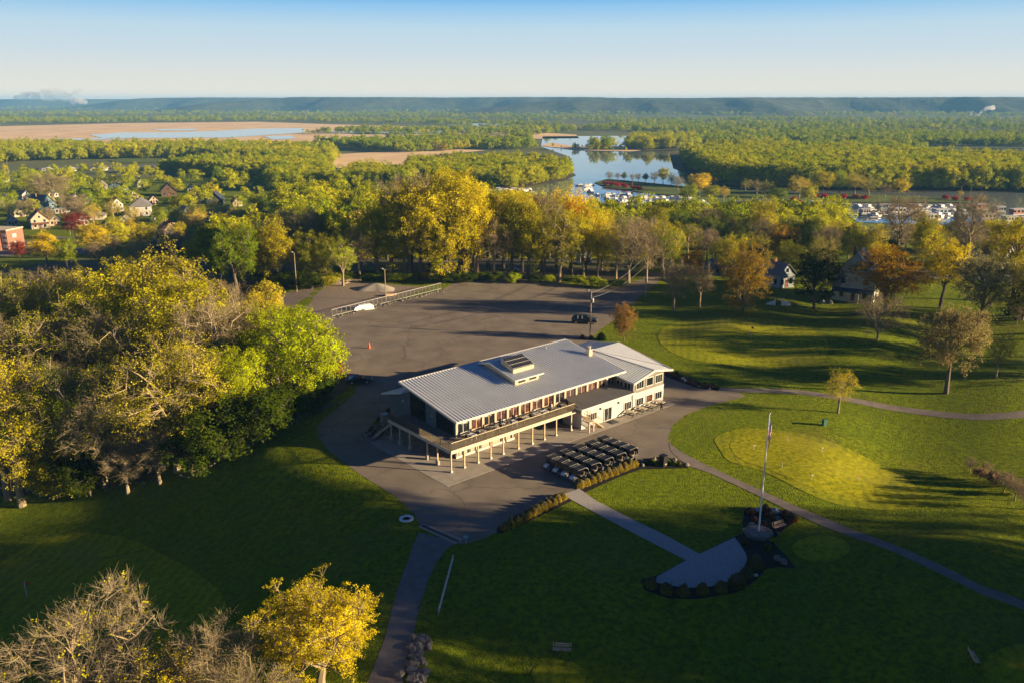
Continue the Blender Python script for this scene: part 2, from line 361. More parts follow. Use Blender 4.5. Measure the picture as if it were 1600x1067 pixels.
# ------------------------------------------------------------------ paved areas and turf
lot = [(497, 503), (519, 496), (600, 475), (690, 453), (722, 436), (780, 432), (860, 440), (930, 452), (975, 446), (1003, 436), (1012, 425), (1038, 425), (1030, 440), (1008, 458),
       (985, 478), (960, 500), (938, 515), (925, 527), (935, 540), (1000, 566), (1060, 586), (1085, 600), (1125, 608), (1150, 611), (1165, 619), (1110, 633), (1070, 648), (1050, 665), (1044, 684), (1050, 703), (1062, 718), (1080, 729),
       (1035, 722), (1000, 727), (950, 746), (905, 766), (885, 776), (830, 803), (780, 829), (750, 843), (718, 850), (655, 818), (648, 803), (618, 775), (560, 739), (512, 702), (497, 682), (496, 664), (510, 650), (540, 628), (556, 612), (560, 600),
       (545, 590), (518, 575), (503, 545)]
sheet('parking_lot', lot, .012, M['asphalt'])
def bays(p0, p1, n, ln, m, w=.09):
    a, b = at(*p0), at(*p1); d = (b - a) / n; nn = Vector((-d.y, d.x, 0)).normalized() * ln; t = d.normalized() * w / 2; mb = MB()
    for i in range(n + 1):
        q = a + d * i + Vector((0, 0, .017)); mb.add([q - t, q + t, q + nn + t, q + nn - t], [(0, 1, 2, 3)])
    setting(mb.build('bay_lines', m))
M['worn'] = mat('worn line paint', (.215, .18, .15), var=.3, scale=1.2, col2=(.30, .26, .22), detail=10); M['line'] = mat('line paint', (.30, .27, .24), var=.3, scale=2, col2=(.5, .47, .43))
bays((738, 447), (806, 439), 13, 4.4, M['line'], .12); bays((610, 548), (850, 520), 18, 4.6, M['worn']); bays((640, 512), (880, 492), 18, 4.6, M['worn']); bays((600, 500), (840, 470), 22, 4.6, M['worn'])
lower_lot = [(395, 470), (430, 462), (500, 447), (560, 440), (620, 446), (672, 450), (600, 474), (519, 495), (497, 503), (470, 512), (400, 520), (380, 490)]
sheet('gravel_yard', lower_lot, .03, M['gravel'], step=5)
sheet('cart_path', [(655, 831), (645, 852), (636, 880), (628, 900), (621, 922), (611, 957), (601, 997), (585, 1040), (565, 1085), (540, 1130), (620, 1130), (628, 1075), (635, 1030), (647, 985), (656, 945), (664, 920), (672, 898), (682, 878), (695, 860), (712, 847)], .02, M['path'], step=2)
# trench drain between apron and path
a, b, c, d = at(655, 823), at(661, 817), at(724, 842), at(711, 850)
o = MB().slab([a + Vector((0, 0, .05)), d + Vector((0, 0, .05)), c + Vector((0, 0, .05)), b + Vector((0, 0, .05))], .04).build('drain_apron', M['concrete']); setting(o)
rp_u = [(1045, 690), (1060, 703), (1080, 714), (1110, 729), (1161, 753), (1229, 784), (1296, 812), (1357, 836), (1398, 851), (1465, 880), (1532, 914), (1600, 938), (1700, 972)]
rp_l = [(1700, 988), (1600, 952), (1532, 928), (1465, 894), (1398, 863), (1357, 847), (1294, 825), (1229, 796), (1161, 763), (1110, 739), (1080, 729), (1062, 718), (1048, 704)]
sheet('golf_cart_path', rp_u + rp_l, .03, M['path'], step=1.6)
up = opencurve([(1120, 609), (1230, 611), (1310, 621), (1400, 638), (1500, 650), (1560, 650), (1640, 643), (1750, 632)], 4)
def ribbon(pxs, w):
    P = [at(*p).xy for p in pxs]; A = []; B = []
    for i, p in enumerate(P):
        d = (P[min(i + 1, len(P) - 1)] - P[max(i - 1, 0)]).normalized(); nrm = Vector((-d.y, d.x)); A.append(p + nrm * w / 2); B.append(p - nrm * w / 2)
    return [tuple(q) for q in A + B[::-1]]
sheet('upper_cart_path', ribbon(up, 2.0), .03, M['path'], step=1.6, world=True)
walk = [(882, 771), (905, 763), (930, 781), (980, 807), (1040, 836), (1093, 865), (1072, 875), (1000, 838), (940, 806), (890, 779)]
sheet('paved_walk', walk, .035, M['walk'], step=2)
plaza = [(1093, 865), (1148, 839), (1156, 850), (1165.6, 865), (1167.5, 876), (1160, 889), (1141, 908), (1111, 915.6), (1081, 918), (1055, 915.6), (1025, 910), (1026, 900.6), (1072, 875)]
sheet('paved_plaza', plaza, .036, M['walk'], step=2)
bed = [(1001, 905), (1008, 922), (1045, 935), (1088, 936), (1150, 926), (1182, 906), (1196, 889), (1215, 886), (1243, 887), (1228, 866), (1212, 852), (1208, 843), (1222, 829), (1240, 817), (1246, 811), (1232, 798), (1200, 792), (1164, 793), (1160, 815), (1163, 832), (1146, 838), (1093, 864), (1072, 874), (1028, 898)]
sheet('mulch_bed', bed, .022, M['mulch'], step=2)
sheet('mulch_strip', [(776, 833), (784, 833), (850, 803), (892, 783), (886, 770), (830, 797), (776, 824)], .018, M['mulch'])
sheet('mulch_strip', [(897, 768), (912, 770), (960, 748), (1000, 733), (1075, 731), (1079, 724), (1036, 712), (1003, 717), (950, 738), (900, 760)], .02, M['mulch'])
sheet('flower_border', [(985, 547), (1005, 560), (1058, 584), (1100, 600), (1125, 606), (1122, 610), (1090, 606), (1050, 592), (1000, 569), (970, 556)], .03, M['mulch'], step=2)
sheet('building_island', [(566, 680), (583, 690), (597, 680), (612, 660), (600, 650), (585, 660)], .02, M['mulch'])
g1 = curve([(1117, 684), (1144, 672), (1181, 669), (1222, 672), (1269, 681), (1327, 701), (1377, 728), (1414, 748), (1445, 771), (1434, 789), (1397, 797), (1347, 794), (1296, 784), (1249, 764), (1195, 737), (1141, 721), (1124, 701)], 3)
g1i = curve([(1143, 690), (1171, 677), (1212, 676), (1269, 688), (1327, 708), (1370, 728), (1392, 745), (1377, 762), (1340, 772), (1296, 770), (1262, 759), (1205, 735), (1158, 718), (1143, 703)], 3)
sheet('collar_turf', g1, .03, M['collar'], step=1.3); sheet('putting_green', g1i, .05, M['green'], step=1.3)
sheet('practice_green', curve([(1238, 856), (1250, 842), (1283, 836), (1315, 842), (1328, 856), (1315, 871), (1283, 878), (1250, 871)], 3), .03, M['green'], step=1.3)
g2 = curve([(1028, 530), (1045, 508), (1100, 498), (1180, 498), (1250, 508), (1292, 532), (1285, 562), (1220, 574), (1130, 570), (1060, 556)], 3)
g2i = curve([(1086, 536), (1100, 520), (1135, 511), (1185, 511), (1222, 525), (1243, 542), (1245, 558), (1200, 564), (1130, 560), (1095, 550)], 3)
sheet('collar_turf', g2, .03, M['collar'], step=1.3); sheet('putting_green', g2i, .05, M['green'], step=1.3)
sheet('putting_green', curve([(-60, 905), (0, 878), (62, 845), (124, 832), (198, 841), (247, 862), (309, 895), (351, 935), (340, 975), (250, 1010), (60, 1020), (-60, 990)], 3), .03, M['collar'], step=1.6)
sheet('tee_turf', curve([(1535, 1045), (1560, 1015), (1620, 1005), (1680, 1040), (1640, 1080), (1560, 1075)], 3), .03, M['collar'], step=1.6)
sheet('tee_turf', curve([(830, 1052), (850, 1035), (885, 1032), (915, 1048), (905, 1075), (850, 1078)], 3), .03, M['collar'], step=1.6)
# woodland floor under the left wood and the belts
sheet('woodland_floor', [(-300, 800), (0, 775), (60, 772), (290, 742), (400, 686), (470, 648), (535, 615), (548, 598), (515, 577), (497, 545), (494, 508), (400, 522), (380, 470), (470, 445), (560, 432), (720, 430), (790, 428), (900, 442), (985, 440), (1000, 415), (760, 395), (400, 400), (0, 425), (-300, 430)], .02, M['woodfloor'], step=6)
# streets
M['street'] = mat('street asphalt', (.16, .15, .145), var=.1, scale=.3)
sheet('street', [(18, 384), (40, 376), (118, 386), (150, 392), (150, 399), (60, 392), (0, 402), (0, 392)], .05, M['street'], step=5)
sheet('street', [(60, 366), (125, 374), (125, 380), (60, 373)], .05, M['street'], step=5)
sheet('street', [(1395, 431), (1480, 427), (1600, 430), (1700, 436), (1700, 446), (1600, 441), (1480, 436), (1395, 438)], .04, M['street'], step=3)
sheet('driveway', [(1560, 425), (1600, 423), (1608, 445), (1578, 447)], .06, M['street'], step=3)
# ------------------------------------------------------------------ river plain
def far(name, pts, m, dz=.3): return sheet(name, pts, 0, m, zfix=LOW + dz)
far('floodplain', [(-500, 300), (-500, 167), (800, 167), (2200, 167), (2200, 300), (1650, 350), (1100, 345), (780, 330), (500, 270)], mat('floodplain grass', (.10, .12, .03), var=.3, scale=.01, col2=(.16, .16, .05), detail=8), .15)
far('river', [(880, 338), (780, 305), (850, 292), (897, 268), (890, 246), (845, 230), (848, 214), (980, 213), (1010, 226), (1090, 230), (1700, 232), (1800, 300), (1700, 352), (1440, 345), (1300, 322), (1180, 318), (1140, 342)], M['water'], .3)
far('marsh', [(-400, 228), (-400, 198), (0, 198), (200, 193), (400, 191), (520, 195), (700, 200), (900, 211), (905, 217), (700, 219), (520, 222), (200, 226)], M['marsh'], .3)
for q in ([(140, 212), (190, 208), (260, 208), (330, 206), (400, 202), (472, 201), (478, 208), (420, 212), (360, 216), (250, 217), (160, 217)], [(236, 203), (300, 202), (310, 205), (250, 205)], [(80, 218), (150, 217), (210, 218), (120, 220)],
          [(412, 214), (455, 213), (462, 218), (425, 219)], [(500, 206), (560, 203), (700, 200), (760, 204), (690, 210), (560, 211)], [(690, 196), (760, 193), (790, 196), (740, 199)]):
    far('marsh_pond', q, M['water'], .6)
far('marsh', [(505, 262), (515, 243), (600, 238), (700, 234), (760, 236), (660, 246), (640, 262), (560, 266)], M['marsh'], .45)
far('reed_bank', [(845, 229), (900, 236), (985, 238), (1050, 232), (1050, 229), (985, 230), (900, 230), (860, 224)], M['marsh'], .6)
far('river_island', [(1052, 264), (1046, 240), (1200, 236), (1400, 240), (1720, 250), (1720, 304), (1600, 302), (1250, 300), (1130, 292), (1080, 274)], M['woodfloor'], .6)
far('river_island', [(975, 234), (985, 222), (1090, 218), (1097, 228), (1075, 235), (1010, 237)], M['woodfloor'], .65)
far('river_bank', [(640, 300), (640, 262), (760, 258), (880, 262), (900, 275), (880, 283), (760, 305)], M['woodfloor'], .6)
far('river_park', [(928, 287), (950, 281), (1000, 286), (1060, 292), (1130, 297), (1200, 303), (1330, 305), (1480, 310), (1520, 314), (1515, 319), (1440, 318), (1300, 318), (1240, 330), (1700, 352), (1700, 380), (1000, 380), (1040, 338), (1100, 325), (1080, 312), (1010, 303), (945, 294)], M['field'], .6)
far('marina_basin', [(1120, 322), (1075, 312), (1030, 308), (990, 303), (985, 318), (1020, 330), (1060, 330), (1110, 330)], M['water'], .8)
far('marina_basin', [(1300, 320), (1440, 322), (1500, 332), (1700, 352), (1700, 366), (1500, 356), (1340, 350)], M['water'], .8)
far('park_road', [(1040, 334), (1110, 327), (1180, 326), (1280, 330), (1400, 340), (1400, 346), (1280, 335), (1180, 331), (1110, 332), (1045, 338)], M['street'], .85)
far('park_road', [(1140, 316), (1210, 312), (1225, 322), (1150, 325)], M['street'], .85)
far('town_street', [(60, 263), (250, 259), (260, 262), (60, 267)], M['street'], .5); far('backwater', [(1440, 238), (1560, 232), (1720, 233), (1720, 264), (1600, 260), (1480, 250)], M['water'], .75)
far('mown_field', [(170, 252), (200, 247), (265, 246), (270, 254), (190, 257)], M['field'], .6)
far('earth_bank', [(300, 246), (400, 246), (400, 250), (320, 250)], M['marsh'], .6)
# ------------------------------------------------------------------ bluffs across the valley
from mathutils import noise as mnoise
def bluff(x0, x1, y0, depth, top, seed):
    q = random.Random(seed); nxs = int((x1 - x0) / 26); nys = 34; V = []; ph = [q.uniform(0, 6) for _ in range(8)]
    for j in range(nys):
        for i in range(nxs):
            x = x0 + (x1 - x0) * i / (nxs - 1); t = j / (nys - 1)
            nn_ = mnoise.fractal(Vector((x * .0016 + seed, t * .8, seed)), 1.0, 2.0, 5); n2_ = mnoise.fractal(Vector((x * .0009 + seed * 3, 0, 2)), 1.0, 2.0, 3)
            front = .22 + .30 * nn_
            e = ss(min(1, max(0, (t - front * .8) / .34)))
            endt = ss(min(1, (x - x0) / 900)) * ss(min(1, (x1 - x) / 900))
            z = LOW - 2 + (top - LOW) * float(e) * float(endt) * (.93 + .07 * n2_) + (float(e) * (q.uniform(-1.8, 1.6))) + 5 * float(e) * (1 - float(e)) * mnoise.noise(Vector((x * .02, t * 20, seed)))
            V.append((x, y0 + depth * t, z))
    Fq = [(j * nxs + i, j * nxs + i + 1, (j + 1) * nxs + i + 1, (j + 1) * nxs + i) for j in range(nys - 1) for i in range(nxs - 1)]
    o = bpy.data.objects.new('hills', npmesh('hills', V, Fq, M['hill'], True)); COL.objects.link(o); return setting(o)
M['hill'] = mat('wooded hillside', (.03, .045, .018), var=.4, scale=.02, col2=(.10, .10, .035), bump=120, bscale=.03, detail=12)
bluff(-450, 5200, 3050, 1500, 60, 3)
bluff(-2100, 1300, 4000, 1500, 65, 5)
bluff(-3300, -900, 5000, 1900, 66, 8)
bluff(-8500, 500, 6400, 1900, 54, 11)
# ------------------------------------------------------------------ trees
def gen_tree(seed, kind, nleaf, lsize, nterm=70, env=(.36, .36, .37, .62), fork=.28, twigs=5, limbs=8, leaffrac=1.0, thick=1.0, clump=.075):
    """unit-height tree: tapered trunk with limbs and twigs, crown of leaf faces clustered on the twig ends"""
    q = random.Random(seed); n_ = np.random.RandomState(seed); T = MB()
    rx, ry, rz, zc = env
    lean = Vector((q.uniform(-.04, .04), q.uniform(-.04, .04), 0)); top = Vector((lean.x * 2, lean.y * 2, zc + rz * .45))
    tr = [Vector((0, 0, -.02)), Vector((lean.x * .4, lean.y * .4, fork * .6)), Vector((lean.x, lean.y, fork)), Vector((lean.x * 1.6 + q.uniform(-.02, .02), lean.y, (fork + top.z) / 2)), top]
    r0 = .020 * thick
    T.tube(tr, [r0 * 1.5, r0 * 1.05, r0 * .9, r0 * .5, r0 * .15], 7)
    def envp(f):
        while True:
            a = Vector((q.gauss(0, 1), q.gauss(0, 1), q.gauss(.15, 1))).normalized()
            lump = 1 + .14 * sin(a.x * 4 + seed) + .12 * sin(a.y * 5 + seed * 2) + .10 * sin(a.z * 6 + seed * 3)
            if a.z > -.85: return Vector((a.x * rx * f * lump, a.y * ry * f * lump, zc + a.z * rz * f * lump))
    if kind == 'spruce':
        pts = []
        for k in range(nterm):
            t = (k + .5) / nterm; z = .08 + .9 * t; r = (1 - t) ** .85 * rx * q.uniform(.75, 1.1); a = k * 2.4
            e = Vector((cos(a) * r, sin(a) * r, z - r * .25)); T.tube([Vector((0, 0, z)), Vector((cos(a) * r * .5, sin(a) * r * .5, z - r * .02)), e], [.006, .004, .002], 3, False)
            pts += [(Vector((0, 0, z)).lerp(e, s), .03 + .035 * (1 - t)) for s in (.3, .55, .8, 1)]
    else:
        paths = []
        for k in range(limbs):
            a = k * 2.4 + q.uniform(-.4, .4); zs = fork * q.uniform(.75, 1.1) + (zc + rz * .2 - fork) * (k / limbs) * .8
            s = Vector((lean.x * zs / fork if fork else 0, lean.y, zs)); el = q.uniform(-.05, .9)
            e = Vector((cos(a) * rx * .72, sin(a) * ry * .72, zc + rz * (.75 * sin(el) if k < limbs * .7 else .6))); 
            m1 = s.lerp(e, .4) + Vector((q.uniform(-.04, .04), q.uniform(-.04, .04), q.uniform(-.01, .05))); m2 = s.lerp(e, .72) + Vector((q.uniform(-.05, .05), q.uniform(-.05, .05), q.uniform(0, .05)))
            w = r0 * q.uniform(.42, .62); T.tube([s, m1, m2, e], [w, w * .72, w * .45, w * .2], 5, False)
            for A, B in ((s, m1), (m1, m2), (m2, e)): paths += [A.lerp(B, j / 4) for j in range(1, 5)]
        paths += [tr[2].lerp(tr[3], .5), tr[3], tr[3].lerp(tr[4], .5), tr[4]]
        pts = []
        for k in range(nterm):
            e = envp(q.uniform(.55, 1) if k % 4 else q.uniform(.2, .6))
            s = min(paths, key=lambda p: (p - e).length + .6 * max(0, p.z - e.z)); mid = s.lerp(e, .5) + Vector((q.uniform(-.03, .03), q.uniform(-.03, .03), q.uniform(-.01, .03)))
            T.tube([s, mid, e], [r0 * .2, r0 * .13, r0 * .06], 3, False)
            for _ in range(twigs):
                d = ((e - Vector((0, 0, zc))).normalized() * .5 + Vector((q.gauss(0, .6), q.gauss(0, .6), q.gauss(.25, .5)))).normalized() * q.uniform(.04, .11)
                b = mid.lerp(e, q.uniform(.1, 1)); f = b + d; T.tube([b, f], [r0 * .055, r0 * .03], 3, False)
                if twigs > 8:
                    for _ in range(3):
                        g_ = f + Vector((q.gauss(0, .03), q.gauss(0, .03), q.gauss(.012, .025))); T.tube([b.lerp(f, q.uniform(.3, .9)), g_], [r0 * .035, r0 * .02], 3, False)
                if q.random() < leaffrac: pts.append((f, clump * .8))
            if q.random() < leaffrac: pts.append((e, clump))
    trunk = T.mesh('trunk')
    crown = None
    if nleaf:
        C = np.array([p[0] for p in pts]); Cr = np.array([p[1] for p in pts]); idx = n_.randint(0, len(pts), nleaf)
        d = n_.normal(size=(nleaf, 3)); d /= np.linalg.norm(d, axis=1)[:, None]; rr = n_.uniform(0, 1, nleaf) ** .5
        P = C[idx] + d * (rr * Cr[idx])[:, None] * np.array([1, 1, .75])
        out = P - np.array([0, 0, zc]); out /= (np.linalg.norm(out, axis=1)[:, None] + 1e-6)
        N = n_.normal(size=(nleaf, 3)) * .75 + out * .8 + np.array([0, 0, .25]); N /= np.linalg.norm(N, axis=1)[:, None]
        A = np.cross(N, n_.normal(size=(nleaf, 3))); A /= np.linalg.norm(A, axis=1)[:, None]; B = np.cross(N, A)
        s = lsize * n_.uniform(.6, 1.35, nleaf)[:, None]
        V = np.stack([P - A * s, P - B * s * .6 + N * s * .15, P + A * s, P + B * s * .6 + N * s * .15], 1).reshape(-1, 3)
        Fq = np.arange(nleaf * 4).reshape(-1, 4); crown = npmesh('crown', V, Fq, M['leaf'])
    return trunk, crown
TR = {}
def kind(name, n, barkm, **kw):
    TR[name] = []
    for i in range(n):
        t, c = gen_tree(hash_(name) + i * 17, kw.get('k', 'tree'), kw['nleaf'], kw['lsize'], **{a: b for a, b in kw.items() if a not in ('k', 'nleaf', 'lsize')})
        t.materials.append(M[barkm]); TR[name].append((t, c))
def hash_(s): return sum(ord(c) * (i + 1) for i, c in enumerate(s)) % 997
kind('full', 5, 'bark', nleaf=16000, lsize=.0088, nterm=150, clump=.052, limbs=11)
kind('oval', 2, 'bark', nleaf=14000, lsize=.0100, nterm=90, env=(.27, .27, .43, .56), fork=.16)
kind('tall', 3, 'bark', nleaf=11000, lsize=.0092, nterm=90, env=(.25, .25, .40, .60), fork=.35)
kind('low', 4, 'bark', nleaf=20000, lsize=.0088, nterm=170, env=(.43, .43, .47, .51), fork=.12, clump=.055, limbs=13)
kind('airy', 4, 'palebark', nleaf=12500, lsize=.0055, nterm=120, env=(.36, .36, .38, .60), twigs=7, thick=1.1, clump=.042)
kind('bare', 3, 'palebark', nleaf=4200, lsize=.0055, nterm=110, env=(.38, .38, .38, .60), twigs=10, thick=1.15, leaffrac=.6)
kind('bush', 3, 'bark', nleaf=11000, lsize=.018, nterm=60, env=(.50, .50, .44, .50), fork=.08, clump=.14)
kind('spruce', 1, 'bark', k='spruce', nleaf=9000, lsize=.012, nterm=130, env=(.26, .26, .4, .5))
kind('fgoak', 1, 'palebark', nleaf=42000, lsize=.0056, nterm=230, env=(.47, .47, .35, .62), fork=.22, twigs=7, limbs=12, thick=1.5, clump=.036)
kind('fgbare', 1, 'palebark', nleaf=1800, lsize=.0070, nterm=200, env=(.52, .52, .36, .60), fork=.20, twigs=10, limbs=13, thick=1.05, leaffrac=.12, clump=.03)
kind('bareyoung', 1, 'palebark', nleaf=900, lsize=.009, nterm=150, env=(.52, .52, .42, .56), fork=.10, twigs=10, limbs=14, thick=1.0, leaffrac=.6)
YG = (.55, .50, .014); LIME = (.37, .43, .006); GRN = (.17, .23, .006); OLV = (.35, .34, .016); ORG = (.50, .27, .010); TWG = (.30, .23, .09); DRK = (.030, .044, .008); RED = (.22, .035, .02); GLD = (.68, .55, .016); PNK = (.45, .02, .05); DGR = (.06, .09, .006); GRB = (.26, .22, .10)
CN = {YG: 'yellow-green', LIME: 'lime green', GRN: 'mid green', OLV: 'olive', ORG: 'orange-leaved', TWG: 'brown twiggy', DRK: 'near-black evergreen', RED: 'dark red', GLD: 'golden yellow', PNK: 'bright pink', DGR: 'deep green', GRB: 'grey-brown budding'}
MGL = (.52, .45, .03); CN[MGL] = 'soft golden'
TREES = []
def tree(px, base, top, col, k, zone, label=None, wide=1.0, name=None, p=None, hh=None):
    p = p or at(px, base); h = hh or height_to(p, top)
    t, c = R.choice(TR[k]); w = h * wide
    bush = k == 'bush'
    o = thing(name or ('shrub' if bush else 'spruce_tree' if k == 'spruce' else 'tree'), label or '', 'shrub' if bush else 'tree', (p.x, p.y, h1(p.x, p.y)), R.uniform(0, 6.28), zone, (w, w, h))
    a = bpy.data.objects.new('stem' if bush else 'trunk', t); COL.objects.link(a); a.parent = o
    if c:
        b = bpy.data.objects.new('foliage' if bush else 'crown', c); COL.objects.link(b); b.parent = o
        j = R.uniform(.82, 1.16); b.color = (col[0] * j * R.uniform(.93, 1.07), col[1] * j, col[2] * j, 1)
    TREES.append((o, px, base, h, col, k, zone, label)); return o
def finish_labels():
    """each tree's label: size, colour and habit, where it grows, and its place counted from the left"""
    G_ = {}
    for o, px, base, h, col, k, zone, lab in TREES:
        if lab: continue
        hb = {'full': 'tree', 'low': 'broad tree', 'oval': 'oval tree', 'tall': 'slender tree', 'airy': 'thin-leaved tree', 'bare': 'bare tree', 'bush': 'bush', 'spruce': 'conical tree', 'fgoak': 'oak', 'fgbare': 'bare tree', 'bareyoung': 'bare young tree'}[k]
        G_.setdefault((CN[col], hb, zone), []).append((px, base, o))
    for (cn, hb, zone), L_ in G_.items():
        L_.sort(key=lambda a: a[0])
        for i, (px, b, o) in enumerate(L_):
            o['label'] = f"{cn} {hb} {zone}" if len(L_) == 1 else (f"{cn} {hb} {zone}, {ordn(i)} such from the left")
# --- lawn and garden trees, each placed as seen
tree(975, 532, 472, (.38, .20, .04), 'low', 'on the lawn', 'orange-brown oval tree on grass edge beside the parking lot', .72)
tree(1052, 487, 403, TWG, 'bare', 'on the lawn', 'brown budding tree on shaded lawn beside the entrance drive', .95)
tree(1093, 482, 412, GRB, 'bare', 'on the lawn', 'dim bare tree between brown budding tree and large orange-topped maple', .8)
tree(1160, 490, 374, (.38, .26, .025), 'low', 'on the lawn', 'large maple with glowing orange top and green lower crown by upper green', .85)
tree(1272, 483, 385, DRK, 'low', 'on the lawn', 'round near-black tree on lawn left of the big cream house', 1.0)
tree(1371, 531, 458, TWG, 'bareyoung', 'on the lawn', 'pale bare spreading tree on lawn in front of round orange tree', 1.05)
tree(1384, 486, 384, ORG, 'low', 'on the lawn', 'big round orange tree hiding half of the cream house', 1.28)
tree(1527, 520, 396, (.32, .28, .12), 'full', 'on the lawn', 'grey-brown budding tree rising behind the tall lawn tree at right', 1.0)
tree(1478, 614, 474, (.33, .27, .10), 'full', 'on the lawn', 'tall brown-leaved tree with lit bare trunk beside upper cart path', 1.0)
tree(1556, 590, 518, OLV, 'airy', 'on the lawn', 'small olive tree right of the tall lit-trunk tree', .9)
tree(1588, 508, 476, GRB, 'bare', 'on the lawn', 'tiny grey bare tree in shade at right picture edge', 1.0)
tree(1309, 645, 577, GLD, 'airy', 'on the lawn', 'small golden young tree beside the cart path above putting green', .95)
tree(1596, 500, 385, DRK, 'spruce', 'on the lawn', 'dark conifer at the right edge behind shaded lawn', 1.1)
tree(1150, 478, 428, OLV, 'airy', 'on the lawn', 'low olive tree in shade against the left of orange-topped maple', 1.0)
tree(1440, 425, 340, OLV, 'full', 'on the lawn', 'tall olive street tree standing over the parked pale car', .8)
tree(1510, 418, 300, TWG, 'bare', 'on the lawn', 'huge bare forked tree behind the budding trees near the street', .9)
tree(1400, 405, 300, TWG, 'bare', 'on the lawn', 'wide bare vase-shaped tree rising above the big cream house', 1.1)
# --- foreground
tree(0, 0, 0, GLD, 'fgoak', 'foreground', 'bright golden oak overhanging the cart path in the foreground', 1.25, 'oak_tree', p=Vector((-14.2, 52.0, 0)), hh=8.4)
tree(0, 0, 0, YG, 'fgbare', 'foreground', 'big bare silver-limbed tree over shaded green at lower left', 1.05, p=Vector((-29.5, 49, 0)), hh=12.4)
tree(0, 0, 0, GRB, 'bare', 'foreground', 'half-bare brown tree between big bare tree and golden oak', 1.1, p=Vector((-20.5, 49, 0)), hh=8.8)
tree(0, 0, 0, GLD, 'airy', 'foreground', 'low yellow-leaved tree at bottom edge left of the golden oak', 1.4, p=Vector((-24, 45.5, 0)), hh=8.6)
tree(0, 0, 0, OLV, 'bare', 'foreground', 'low brown bare tree at the bottom edge beside golden oak', 1.3, p=Vector((-17.5, 45.5, 0)), hh=7.4)
tree(0, 0, 0, GRB, 'bush', 'foreground', 'dim shrub in the bottom left corner', 1.2, p=Vector((-33.5, 46.5, 0)), hh=4.0)
# --- left wood
ZW = 'in the left wood'
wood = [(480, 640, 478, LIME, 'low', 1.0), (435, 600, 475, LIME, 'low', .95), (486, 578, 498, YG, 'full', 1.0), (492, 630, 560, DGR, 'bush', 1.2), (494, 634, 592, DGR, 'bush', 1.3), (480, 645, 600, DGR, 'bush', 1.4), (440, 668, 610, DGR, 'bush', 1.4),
        (375, 690, 545, LIME, 'full', .9), (330, 700, 560, YG, 'airy', .9), (278, 735, 520, GLD, 'airy', 1.05), (315, 715, 535, YG, 'airy', .8), (345, 640, 455, TWG, 'bare', .9), (300, 620, 430, YG, 'full', 1.1),
        (255, 600, 405, GLD, 'full', 1.1), (205, 610, 425, YG, 'full', 1.0), (150, 600, 430, GLD, 'airy', 1.0), (95, 600, 425, YG, 'airy', 1.1), (40, 605, 428, OLV, 'full', 1.0), (-5, 610, 430, YG, 'airy', 1.1),
        (235, 660, 470, OLV, 'airy', 1.0), (180, 665, 480, OLV, 'bare', 1.0), (125, 670, 470, OLV, 'airy', 1.1), (70, 668, 485, GRB, 'bare', 1.0), (20, 675, 500, OLV, 'airy', 1.0),
        (215, 745, 560, OLV, 'airy', .9), (165, 760, 590, OLV, 'bare', .9), (120, 765, 560, GRN, 'airy', 1.0), (65, 770, 600, OLV, 'airy', 1.0), (15, 780, 530, YG, 'airy', .9), (35, 790, 610, YG, 'airy', 1.1), (-20, 800, 630, GLD, 'airy', 1.0),
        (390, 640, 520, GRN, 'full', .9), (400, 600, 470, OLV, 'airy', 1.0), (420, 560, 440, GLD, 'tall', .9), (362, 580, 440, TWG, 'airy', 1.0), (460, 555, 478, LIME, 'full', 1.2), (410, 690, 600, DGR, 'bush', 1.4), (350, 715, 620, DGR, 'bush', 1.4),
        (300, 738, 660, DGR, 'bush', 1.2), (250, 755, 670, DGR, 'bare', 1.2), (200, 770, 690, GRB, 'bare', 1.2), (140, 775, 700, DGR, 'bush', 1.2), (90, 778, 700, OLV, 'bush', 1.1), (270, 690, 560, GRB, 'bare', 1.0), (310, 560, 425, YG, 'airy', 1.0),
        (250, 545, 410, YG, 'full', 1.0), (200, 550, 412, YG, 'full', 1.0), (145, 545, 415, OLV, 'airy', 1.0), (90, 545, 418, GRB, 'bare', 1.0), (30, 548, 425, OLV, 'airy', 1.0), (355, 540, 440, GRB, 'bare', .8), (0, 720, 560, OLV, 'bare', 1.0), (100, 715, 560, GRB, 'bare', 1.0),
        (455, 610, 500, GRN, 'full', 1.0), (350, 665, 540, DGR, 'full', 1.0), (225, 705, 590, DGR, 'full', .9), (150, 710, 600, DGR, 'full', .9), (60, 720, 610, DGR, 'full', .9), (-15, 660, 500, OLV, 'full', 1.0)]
for i_, a in enumerate(wood):
    if a[3] == GLD: a = (*a[:3], MGL, *a[4:])
    if a[4] == 'full' and a[3] in (YG, OLV, GLD) and i_ % 2: a = (*a[:4], 'airy', a[5])
    tree(a[0], a[1], a[2], a[3], a[4], ZW, wide=a[5])
